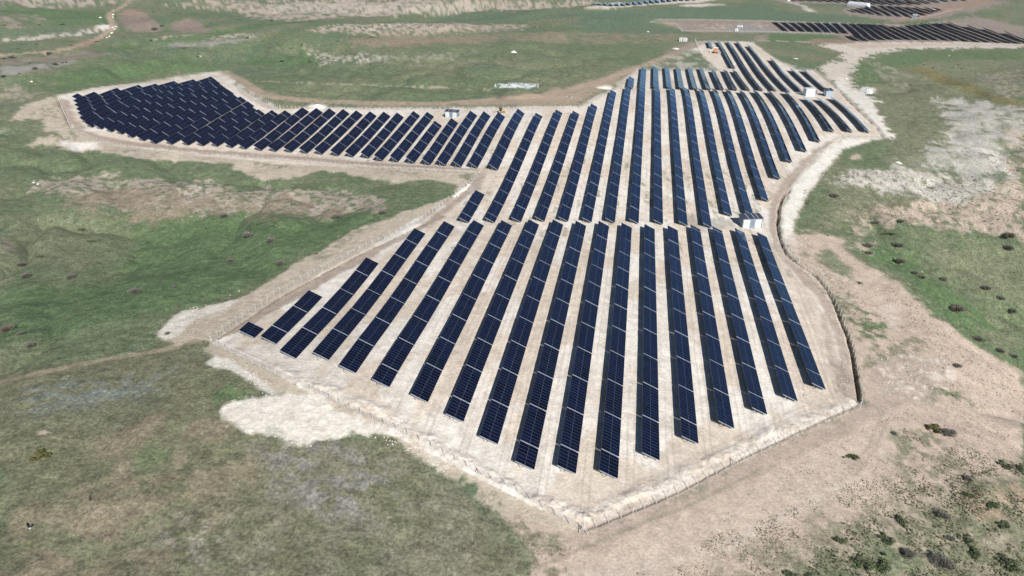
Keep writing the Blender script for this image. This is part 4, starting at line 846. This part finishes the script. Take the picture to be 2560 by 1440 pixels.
for i,(x,y,r,lb) in enumerate([(598,728,2.2,'lone white boulder on the grass above the left embankment'),(575,738,1.6,'smaller white stone left of the lone boulder by the embankment'),(550,1032,1.6,'white stone on the grass left of the chalk spill'),(84,457,4,'pair-sized flat white rock at the far left of the meadow, upper one'),(95,461,4,'flat white rock at the far left of the meadow, lower one'),(500,142,4,'flat white rock by the end of the long grey strip field'),(2305,680,2,'white stone among shrubs in the right ravine'),(2373,140,2,'white stone in the far right hollow'),(251,45,4,'flat white rock left of the winding dirt road'),(79,205,4,'flat white rock in the meadow left of the wing'),(1620,80,3,'flat white stone in the middle of the far meadow'),(2092,223,2,'flat white slab on the grass near the gravel heap'),(2115,197,4,'long white slab on the dark grass right of the chalk track')]):
    p=at1(x,y); k=mpp(p); b=MB(); b.ball((0,0,r*k*.2),r*k,0,9,6,(1,.75,.45),.16); o=b.build('boulder',M['chalk']); o.location=p; tag(o,lb,'boulder')
# coiled cable ring and scraps between the rows
p=at1(1133,620); k=mpp(p); b=MB(); n=22
for j in range(3):
    for i in range(n):
        t0,t1=2*math.pi*i/n,2*math.pi*(i+1)/n; r=5*k*(1-.08*j); b.bar((r*math.cos(t0),r*math.sin(t0),.1+.1*j),(r*math.cos(t1),r*math.sin(t1),.1+.1*j),.12)
o=b.build('cable_coil',M['steel']); o.location=p; tag(o,'coil of grey cable on the sand between two rows of the front block','cable coil')
for i,(x,y,lb) in enumerate([(1068,617,'dark scrap heap left of the cable coil'),(1207,635,'dark scrap right of the cable coil'),(1187,674,'small dark scrap on the sand left of the third scrap'),(1258,682,'long dark scrap near the sixth row of the front block'),(1873,602,'dark scrap in front of the kiosk with white doors'),(2008,988,'small dark lump near the end of the rightmost front row'),(1337,655,'small dark scrap near the seventh row of the front block'),(1423,243,'blue and grey rubbish pile outside the top left diagonal fence')]):
    p=at1(x,y); k=mpp(p); b=MB(); r=(3.2 if i<7 else 7)*k
    for q in range(9): b.box(-.3*r,.3*r,-.12*r,.12*r,0,.16*r,q%2,Matrix.Translation((random.uniform(-r,r),random.uniform(-r,r)*.6,0))@Matrix.Rotation(random.uniform(0,3),4,'Z')@Matrix.Rotation(random.uniform(-.3,.3),4,'X'))
    o=b.build('scrap_pile',[M['black'] if i<7 else M['grit'],M['steel'] if i<7 else M['blue']]); o.location=p; tag(o,lb,'scrap')
def rubble():
    b=MB()
    L2=[]
    for k_ in range(260):
        x=random.gauss(1290,30); y=random.gauss(214,2.6); q=at1(min(max(x,1238),1345),y); s=random.uniform(.12,.5)
        L2.append((q,s))
    base=L2[0][0]
    for q,s in L2: b.ball(tuple(q-base+np.array([0,0,s*.2])),s,random.choice((0,0,1)),6,4,(1,1,.5),.25)
    o=b.build('broken_rubble',[M['chalk'],M['grit']]); o.location=base; tag(o,'spread of pale bluish rubble in the meadow above the dirt track','rubble',kind='stuff')
rubble()
# bird in flight with raised wings
def bird():
    g_=at1(75,1322); dirv=rays([(76,1320)])[0]; cam=np.array([CX,CY,CZ]); sfull=float(np.linalg.norm(g_-cam)); p=cam+dirv/np.linalg.norm(dirv)*(sfull*.80); k=mpp(p)
    root=empty('flying_magpie',p,0); S=k*1.7
    tag(root,'black and white bird in flight with both wings raised over the lower left meadow','bird')
    body=[((-6,0,0),.1),((-4,0,0),.5),((-2,0,0),1.2),((0,0,0),1.7),((2.2,0,.2),1.5),((3.6,0,.7),.95),((4.8,0,.9),1.05),((5.6,0,.8),.6),((6.6,0,.6),.12)]
    n=10; v=[];f=[]
    for (c,r) in body:
        for i in range(n): t=2*math.pi*i/n; v.append((c[0]*S*.8,math.cos(t)*r*S*.8,(c[2]+math.sin(t)*r*.85)*S*.8))
    for j in range(len(body)-1):
        for i in range(n): f.append((j*n+i,j*n+(i+1)%n,(j+1)*n+(i+1)%n,(j+1)*n+i))
    b=MB(); b.add(v,f); b.m=[1 if 2<=j//n<=4 else 0 for j in range(len(f))]
    o=b.build('body',[M['feather'],M['featherw']],root,True)
    def wing(sx,tip):
        b=MB(); a0=Vector((1.6*S*.8,sx*1.2*S,1.0*S)); a1=Vector((-2.4*S*.8,sx*1.2*S,.8*S)); t=Vector(tip)*S
        mid=(a0+t)/2+Vector((.9*S,sx*.8*S,0)); mid2=(a1+t)/2+Vector((-1.8*S,sx*.6*S,0)); t2=t+Vector((-1.6*S,0,-1.*S))
        th_=Vector((0,.12*S*sx,0)); vs=[a0,mid,t,t2,mid2,a1]; b.add([q for q in vs]+[q+th_ for q in vs],[(0,1,4,5),(1,2,3,4),(6,11,10,7),(7,10,9,8),(0,6,7,1),(1,7,8,2),(2,8,9,3),(3,9,10,4),(4,10,11,5)])
        b.build('wing',M['feather'],root)
    wing(-1,(-.5,-4.0,9.5)); wing(1,(1.5,8.5,12.))
    b=MB(); b.add([(-4*S*.8,-.6*S,0),(-4*S*.8,.6*S,0),(-9*S*.8,1.1*S,.1*S),(-9*S*.8,-1.1*S,.1*S),(-4*S*.8,0,-.25*S),(-9*S*.8,0,-.1*S)],[(0,1,2,3),(0,4,1),(3,2,5),(0,3,5,4),(1,4,5,2)]); b.build('tail',M['feather'],root)
    root.rotation_euler=(0,0,math.radians(-95))
bird()
print('T things',time.time()-T0)
# ------------------------------------------------------------------ shrubs
def shrub_meshes(kind,seed):
    r=random.Random(seed); b=MB(); t=MB()
    n={'twig':1300,'twigr':1300,'leafd':1300,'leafo':1300}[kind]
    lobes=[(r.uniform(-.45,.45),r.uniform(-.45,.45),r.uniform(.35,.75),r.uniform(.32,.55)) for _ in range(8)]+[(0,0,.5,.6)]
    if 'leaf' in kind: lobes=[(r.gauss(0,.5),r.gauss(0,.42),r.uniform(.15,.55),r.uniform(.16,.40)) for _ in range(13)]
    for i in range(n):
        lx,ly,lz,lr=r.choice(lobes); u=r.uniform(-1,1); th_=r.uniform(0,6.283); q=lr*r.uniform(.55,1.08); s_=math.sqrt(1-u*u)
        c=Vector((lx+q*s_*math.cos(th_),ly+q*s_*math.sin(th_),max(.03,lz+q*u*.85)))
        if 'twig' in kind:
            d=(c-Vector((0,0,.1))).normalized(); d=(d+Vector((r.uniform(-.5,.5),r.uniform(-.5,.5),r.uniform(-.3,.5)))).normalized(); l=r.uniform(.10,.24); w=.026; e=d.cross(Vector((r.uniform(-1,1),r.uniform(-1,1),.3))).normalized()*w
            b.add([c-e,c+e,c+d*l+e*.3,c+d*l-e*.3],[(0,1,2,3)])
        else:
            d=Vector((r.uniform(-1,1),r.uniform(-1,1),r.uniform(-.3,1))).normalized(); e=d.cross(Vector((r.uniform(-1,1),r.uniform(-1,1),.3))).normalized(); l=r.uniform(.07,.13)
            b.add([c-e*l*.6,c+d*l,c+e*l*.6,c-d*l*.6],[(0,1,2,3)])
    for i in range(16):
        th_=r.uniform(0,6.283); rr=r.uniform(.3,.75); a=Vector((0,0,-.05)); m=Vector((rr*.5*math.cos(th_),rr*.5*math.sin(th_),r.uniform(.25,.5))); e=Vector((rr*math.cos(th_+.3),rr*math.sin(th_+.3),r.uniform(.5,1.0)))
        t.bar(a,m,.05,0,.03); t.bar(m,e,.03,0,.012)
    return b.mesh('foliage',[M[kind]]),t.mesh('branches',[M['bark']])
SH={k:[shrub_meshes(k,3*i+hash_) for i in range(3)] for hash_,k in enumerate(('twig','twigr','leafd','leafo'))}
def shrub(x,y,r,kind,label,group=None,sz=.7,cat='shrub',name='shrub'):
    p=at1(x,y+r*.35); k=mpp(p); R_=r*k*.98; root=empty(name,p,random.uniform(0,6.28)); root.scale=(R_,R_,R_*sz*random.uniform(.85,1.1))
    tag(root,label,cat,group); fo,br=random.choice(SH[kind]); link('foliage',fo,root); link('branches',br,root)
LM='in the left meadow'
for x,y,r,kd,lb in [
(843,541,15,'twig','bare grey bush nearest the inner fence '+LM),(622,588,17,'twig','wide bare grey bush, left one of the pair in the middle of the left meadow'),(676,601,14,'twig','bare grey bush, right one of the pair in the middle of the left meadow'),
(560,538,13,'twig','bare bush at the lower edge of the pinkish stony band'),(652,557,8,'leafd','small dark bush above the pair in the left meadow'),(700,656,15,'twig','bare grey bush above the near left embankment'),(575,650,10,'twig','small bare bush halfway down the left meadow'),
(335,726,18,'twig','large bare grey bush above the orange footpath'),(178,691,15,'twig','round bare bush between two bush groups at the left'),(65,689,15,'twig','pale bare bush, lower of the group at the left edge'),(52,660,12,'twig','bare bush, upper of the group at the left edge'),(100,640,9,'leafd','low dark bush above the group at the left edge'),
(228,602,10,'leafd','small dark bush in the upper left meadow'),(205,571,8,'leafd','smallest dark bush in the upper left meadow'),(958,530,13,'twig','purplish bare bush just outside the inner left embankment'),(791,634,7,'twig','small purple bush on the edge of the left embankment'),
(18,820,20,'twigr','brown bush cut by the left edge of the picture'),(53,832,11,'twig','small pale bush right of the brown edge bush'),(78,862,14,'twig','purple-grey bush with a long shadow near the footpath'),(102,1132,22,'leafo','yellow-green and grey bush with a black shadow in the lower left meadow'),
(418,834,9,'twig','small bare bush on the chalky tip of the left embankment'),(205,786,8,'leafd','faint low bush above the orange footpath'),(437,716,6,'twig','tiny bush right of the large bare bush above the path'),(370,605,7,'leafd','small dark bush centre left of the meadow'),(515,570,6,'leafd','tiny dark bush above the wide bare pair'),
(2085,489,13,'twig','dark bare bush on the green knoll behind the chalk slope'),(2017,507,5,'leafd','small dark bush left of the knoll bush'),(2190,556,9,'twig','grey bush at the head of the right ravine'),(2252,553,9,'twig','grey bush right of the ravine head'),(2228,583,9,'leafd','dark green bush in the top of the right ravine'),
(2170,614,13,'twig','upper of two grey bushes on the left bank of the ravine'),(2172,632,11,'twig','lower of two grey bushes on the left bank of the ravine'),(2248,612,15,'twig','wide grey bush in the green ravine with dark side'),(2522,588,16,'twig','grey bush by the right edge, upper one'),(2520,619,14,'twig','grey bush by the right edge, lower one'),
(2250,652,14,'twigr','reddish brown bush in the middle of the ravine'),(2286,681,10,'twig','small grey bush below the reddish one'),(2304,692,12,'twigr','brown bush beside the small grey one in the ravine'),(2357,698,13,'twig','pale grey bush with black shadow in the ravine'),(2393,770,21,'twigr','largest dark brown bush in the ravine'),
(2466,720,12,'twig','pale bush right of the ravine centre'),(2502,745,11,'twig','pale small bush near the right edge of the ravine'),(2530,777,12,'twig','grey bush with dark side near the right edge'),(2445,846,17,'twigr','brown bush on the ravine bank above the tan slope'),(2500,876,12,'twig','grey bush low in the ravine by the tan slope'),(2536,890,12,'twig','grey bush at the lowest visible end of the ravine'),
(2392,914,12,'twig','grey thorny bush alone on the tan slope'),(2150,706,6,'leafd','small dark green bush on the tan bank'),
(2331,1066,19,'leafo','round olive bush, left one of the pair below the stony mound'),(2374,1082,21,'twig','round purple-grey bush, right one of the pair below the stony mound'),(2131,1138,14,'leafd','slender dark green bush alone on the bare sand'),(2235,1083,9,'twig','small brown bush left of the round pair'),
(2357,1287,21,'twig','dark grey bush in the scrub at lower right'),(2352,1405,34,'twig','largest dark bush at the bottom edge on the right'),(2420,1195,13,'twig','small grey bush on the tan slope at right'),(2512,1160,17,'leafd','dark green bush near the right edge above the scrub'),(2548,1168,13,'leafd','dark green bush cut by the right edge'),
(2425,1237,13,'leafd','dark low bush right of the olive scrub'),(2480,1258,16,'leafd','green bush in the scrub right of centre'),(2510,1310,16,'leafd','dark green bush near the right edge in the scrub'),(2100,1350,16,'leafd','dark green bush at the left border of the scrub'),(2250,1300,18,'leafd','dark green clump in the middle of the scrub'),
(2215,1345,20,'leafd','green clump below the middle of the scrub'),(2270,1385,22,'twig','grey-green bush left of the largest bottom bush'),(2150,1400,22,'leafd','green bush near the bottom edge of the scrub'),(2210,1415,26,'leafd','wide dark green bush at the bottom edge'),(2440,1380,20,'leafd','green bush right of the largest bottom bush'),(2520,1400,24,'leafd','wide green bush at the bottom right corner'),
(1975,1432,16,'leafd','dark bush at the bottom edge, leftmost one'),(2020,1436,13,'leafd','dark bush at the bottom edge, second from left'),(2415,1345,16,'leafd','low green bush in the lower right scrub'),(2375,1345,13,'twig','small grey bush above the largest bottom bush'),
(30,143,10,'twig','dark bush beside the far dirt road at the left edge'),(10,146,6,'twig','small dark bush at the far left edge by the road'),(122,134,9,'twig','bush beside the far dirt road'),(138,160,9,'twig','bush at the end of the long grey strip on the left'),(166,155,5,'twig','small bush right of the strip bush, right one'),(157,157,4.5,'twig','small bush right of the strip bush, left one'),
(75,157,4,'twig','tiny bush on the brown far strip'),(87,171,8,'twig','bush in front of the grey far strip'),(8,191,9,'twig','dark bush at the left edge below the strips'),(49,184,3.5,'twig','tiny bush below the grey far strip'),(387,72,10,'twig','bush below the first brown far field'),(405,64,6,'twig','bush right of the first brown far field'),
(617,94,6,'twigr','round bush at the tip of the thin grey field'),(378,101,5,'twig','bush left of the thin grey field'),(436,31,4,'leafd','dark bush above the second brown field, left'),(452,32,3,'leafd','dark bush above the second brown field, right'),(497,140,5,'leafd','dark bush beside the flat white rock'),(936,79,4,'leafd','dark bush on the stony far terrace'),
(755,111,5,'leafd','dark bush on the slope of the far gully'),(680,51,4.5,'leafd','dark bush below the pale far ridge, left'),(776,54,4,'leafd','dark bush below the pale far ridge, right'),(842,102,3.2,'leafd','small dark bush on the far gully lip'),(676,119,4,'leafd','small dark bush in the far gully'),(776,152,5,'leafd','dark bush at the bottom of the green hollow'),
(706,152,8,'twig','grey bush at the left of the green hollow'),(177,113,4,'leafd','small dark bush above the far dirt road'),(242,103,4,'leafd','small dark bush on the bend of the far dirt road'),(156,60,4.5,'leafd','dark bush in the green far slope'),(98,61,4,'leafd','dark bush on the brown far slope')]:
    shrub(x,y,r,kd,lb)
for x,y,r in [(383,28,2.5),(520,66,3),(576,43,3),(596,49,3),(460,120,3),(570,149,3),(535,150,3),(10,62,5),(46,120,4),(92,110,4),(330,120,3),(400,95,3),(355,45,3),(310,90,3),(527,57,3.2),(640,60,2.6),(728,121,3),(700,112,2.8),(827,52,2.6),(974,71,2.6),(986,75,2.6),(929,92,5),(2405,170,3),(2332,169,4),(2310,161,3),(2395,161,3),(2381,168,3),(2277,212,3),(2404,195,3),(2260,158,3)]:
    shrub(x,y,r,'leafd','tiny dark distant bush dotting the far grass','tiny distant bushes on the far grass')
# ------------------------------------------------------------------ ground scrub: countless tufts
def inpoly(x,y,P_):
    c=False;j=len(P_)-1
    for i in range(len(P_)):
        if (P_[i][1]>y)!=(P_[j][1]>y) and x<(P_[j][0]-P_[i][0])*(y-P_[i][1])/(P_[j][1]-P_[i][1])+P_[i][0]: c=not c
        j=i
    return c
def scatter(name,zones,mat,label,cat,faces=7):
    pts=[]
    for poly,n,s0,s1,thr in zones:
        P3=at(dens(poly,2))[:,:2]; x0,y0=P3.min(0);x1,y1=P3.max(0); got=0;tries=0
        while got<n and tries<40:
            k=n*3; xs=RS.uniform(x0,x1,k); ys=RS.uniform(y0,y1,k); tries+=1
            ins_=np.zeros(k,bool); j=len(P3)-1
            for i in range(len(P3)):
                xi,yi=P3[i];xj,yj=P3[j]
                if yi!=yj: ins_^=((yi>ys)!=(yj>ys))&(xs<(xj-xi)*(ys-yi)/(yj-yi)+xi)
                j=i
            dn=fbm(xs,ys,5,71,3); ok=ins_&(dn+RS.uniform(-.06,.06,k)>thr); xs=xs[ok][:n-got]; ys=ys[ok][:n-got]; got+=len(xs)
            s=RS.uniform(0,1,len(xs))**2.2*(s1-s0)+s0; pts.append(np.stack([xs,ys,terrain(xs,ys),s],1))
    A=np.concatenate(pts); N_=len(A); base=A[0,:3].copy(); Fc=faces
    c=np.repeat(A,Fc,0); n=len(c); s=c[:,3:4]
    off=RS.normal(0,1,(n,3)); off/=np.linalg.norm(off,axis=1,keepdims=True); off[:,2]=abs(off[:,2])*.75; cen=c[:,:3]+off*s*RS.uniform(.25,1,(n,1))*.8
    d=RS.normal(0,1,(n,3)); d/=np.linalg.norm(d,axis=1,keepdims=True); e=np.cross(d,RS.normal(0,1,(n,3))); e/=np.linalg.norm(e,axis=1,keepdims=True)
    V=np.stack([cen-e*s*.45,cen+d*s*.55,cen+e*s*.45,cen-d*s*.4],1).reshape(-1,3)-base
    me=bpy.data.meshes.new(name); me.vertices.add(len(V)); me.vertices.foreach_set('co',V.astype(np.float32).ravel()); me.loops.add(4*n); me.loops.foreach_set('vertex_index',np.arange(4*n,dtype=np.int32)); me.polygons.add(n); me.polygons.foreach_set('loop_start',np.arange(0,4*n,4,dtype=np.int32)); me.update(calc_edges=True); me.materials.append(mat)
    o=link(name,me); o.location=base; tag(o,label,cat,kind='stuff')
scatter('low_scrub',[([(1990,1440),(2080,1340),(2240,1270),(2300,1210),(2440,1180),(2600,1150),(2650,1520),(1960,1520)],9000,.08,.38,.40),([(2230,1240),(2260,1070),(2330,1050),(2400,1110),(2600,1180),(2560,1260),(2300,1300)],2200,.08,.3,.46),([(1560,1450),(1800,1330),(2010,1260),(2150,1200),(2250,1200),(2200,1300),(1990,1400),(1800,1500)],3500,.05,.24,.46)],M['scrub'],'low olive scrub covering the slope at the lower right','scrub')
scatter('small_tufts',[([(1850,1240),(2180,1060),(2280,1020),(2440,1010),(2560,1070),(2560,1300),(2200,1290),(1900,1400),(1700,1420)],2200,.05,.26,.45),([(2060,700),(2180,640),(2330,790),(2440,870),(2560,940),(2560,1080),(2380,1010),(2200,900),(2130,820)],2600,.06,.34,.45),([(1960,610),(2060,640),(2130,760),(2220,830),(2150,860),(2100,790),(2010,680)],1500,.06,.3,.42),
 ([(2000,480),(2130,430),(2400,440),(2560,330),(2560,600),(2250,560),(2050,600)],3600,.12,.55,.46),([(2130,560),(2560,600),(2560,930),(2330,790)],3500,.08,.4,.44),([(1200,1200),(1440,1340),(1400,1440),(1150,1440)],1800,.05,.22,.42)],M['scrubd'],'small dry tufts dotting the stony slopes','tufts',5)
scatter('meadow_tufts',[([(0,520),(900,520),(700,690),(400,830),(0,940)],6500,.06,.34,.44),([(0,960),(400,880),(540,900),(640,990),(560,1040),(760,1120),(1000,1120),(1250,1330),(1280,1500),(0,1500)],6500,.04,.20,.42),([(100,300),(380,385),(640,430),(1100,440),(960,530),(0,520),(0,330)],3000,.1,.4,.46)],M['scrub'],'tufts of grass scattered over the left meadow','grass tufts',4)
def stones(name,zones,mat,label):
    b=MB(); base=None
    for poly,n,s0,s1 in zones:
        x0=min(p[0] for p in poly);x1=max(p[0] for p in poly);y0=min(p[1] for p in poly);y1=max(p[1] for p in poly); P_=[]
        while len(P_)<n:
            x,y=random.uniform(x0,x1),random.uniform(y0,y1)
            if inpoly(x,y,poly): P_.append((x,y))
        for q in at(P_):
            if base is None: base=q
            s=s0+(s1-s0)*random.random()**3; b.ball(tuple(q-base+np.array([0,0,s*.2])),s,0,5,3,(1,1,.6),.3)
    o=b.build(name,mat); o.location=base; tag(o,label,'stones',kind='stuff')
stones('loose_stones',[([(560,1000),(700,975),(900,1075),(880,1085),(770,1120),(640,1082),(562,1055)],420,.05,.26),([(900,1070),(1060,1120),(1140,1190),(1120,1195),(1040,1140),(900,1085)],160,.05,.25),([(520,890),(600,900),(700,975),(680,990),(560,925)],120,.05,.25),([(395,822),(460,770),(600,740),(640,730),(600,760),(440,860)],200,.06,.28),
([(2020,380),(2110,365),(2000,520),(1990,580),(2030,600),(2000,640),(1975,560),(1990,480)],260,.08,.4),([(2190,890),(2370,890),(2390,970),(2220,990)],260,.05,.3),([(2085,190),(2130,200),(2190,250),(2230,340),(2240,352),(2200,340),(2120,240)],160,.1,.5),([(1600,1230),(1900,1090),(2060,1025),(2060,1040),(1900,1115),(1620,1250)],220,.05,.22),([(2070,780),(2095,790),(2125,980),(2100,985)],240,.05,.22),([(1440,1250),(1600,1225),(1620,1240),(1470,1300),(1400,1262)],120,.04,.18)],M['chalk'],'loose white stones along the chalky edges of the site')
print('T veg',time.time()-T0)
# ------------------------------------------------------------------ light, air and camera
SUN_EL=math.radians(35); SUN_AZ=math.radians(-58) # from +x towards +y
sd=Vector((math.cos(SUN_EL)*math.cos(SUN_AZ),math.cos(SUN_EL)*math.sin(SUN_AZ),math.sin(SUN_EL)))
l=bpy.data.lights.new('sun','SUN'); l.energy=5.; l.angle=math.radians(.53); l.color=(1,.955,.89)
o=bpy.data.objects.new('sun',l); C.objects.link(o); o.rotation_euler=sd.to_track_quat('Z','Y').to_euler(); o.location=(0,-200,300)
w=bpy.data.worlds.new('World'); scene.world=w; w.use_nodes=True; nt=w.node_tree; N=nt.nodes; L=nt.links
sk=N.new('ShaderNodeTexSky'); sk.sky_type='NISHITA'; sk.sun_disc=False; sk.sun_elevation=SUN_EL; sk.sun_rotation=math.pi/2-SUN_AZ; sk.altitude=900; sk.air_density=1.; sk.dust_density=.0; sk.ozone_density=1.5
L.new(sk.outputs[0],N['Background'].inputs['Color']); N['Background'].inputs['Strength'].default_value=.05
hz=MB(); hz.box(-4300,4300,-4300,4300,-75,125); HZ=bpy.data.materials.new('thin_haze'); HZ.use_nodes=True; hn=HZ.node_tree; hn.nodes.clear(); ho=hn.nodes.new('ShaderNodeOutputMaterial'); hv=hn.nodes.new('ShaderNodeVolumePrincipled'); hv.inputs['Density'].default_value=.00003; hv.inputs['Color'].default_value=(.80,.88,1,1); hv.inputs['Anisotropy'].default_value=.2; hn.links.new(hv.outputs[0],ho.inputs['Volume'])
tag(hz.build('haze',HZ),'thin pale haze over the far hills','haze',kind='stuff')
cam=bpy.data.cameras.new('camera'); co=bpy.data.objects.new('camera',cam); C.objects.link(co); scene.camera=co
cam.sensor_width=36; cam.lens=F/2560*36; cam.clip_end=20000; cam.clip_start=1
mm=Matrix((RT,UP,-FW)).transposed().to_4x4() if False else Matrix([[RT[i],UP[i],-FW[i],(CX,CY,CZ)[i]] for i in range(3)]+[[0,0,0,1]])
co.matrix_world=mm
scene.render.engine='CYCLES'; scene.render.resolution_x=1024; scene.render.resolution_y=576
vs=scene.view_settings; vs.view_transform='Standard'; vs.look='None'; vs.exposure=0.6; vs.gamma=1
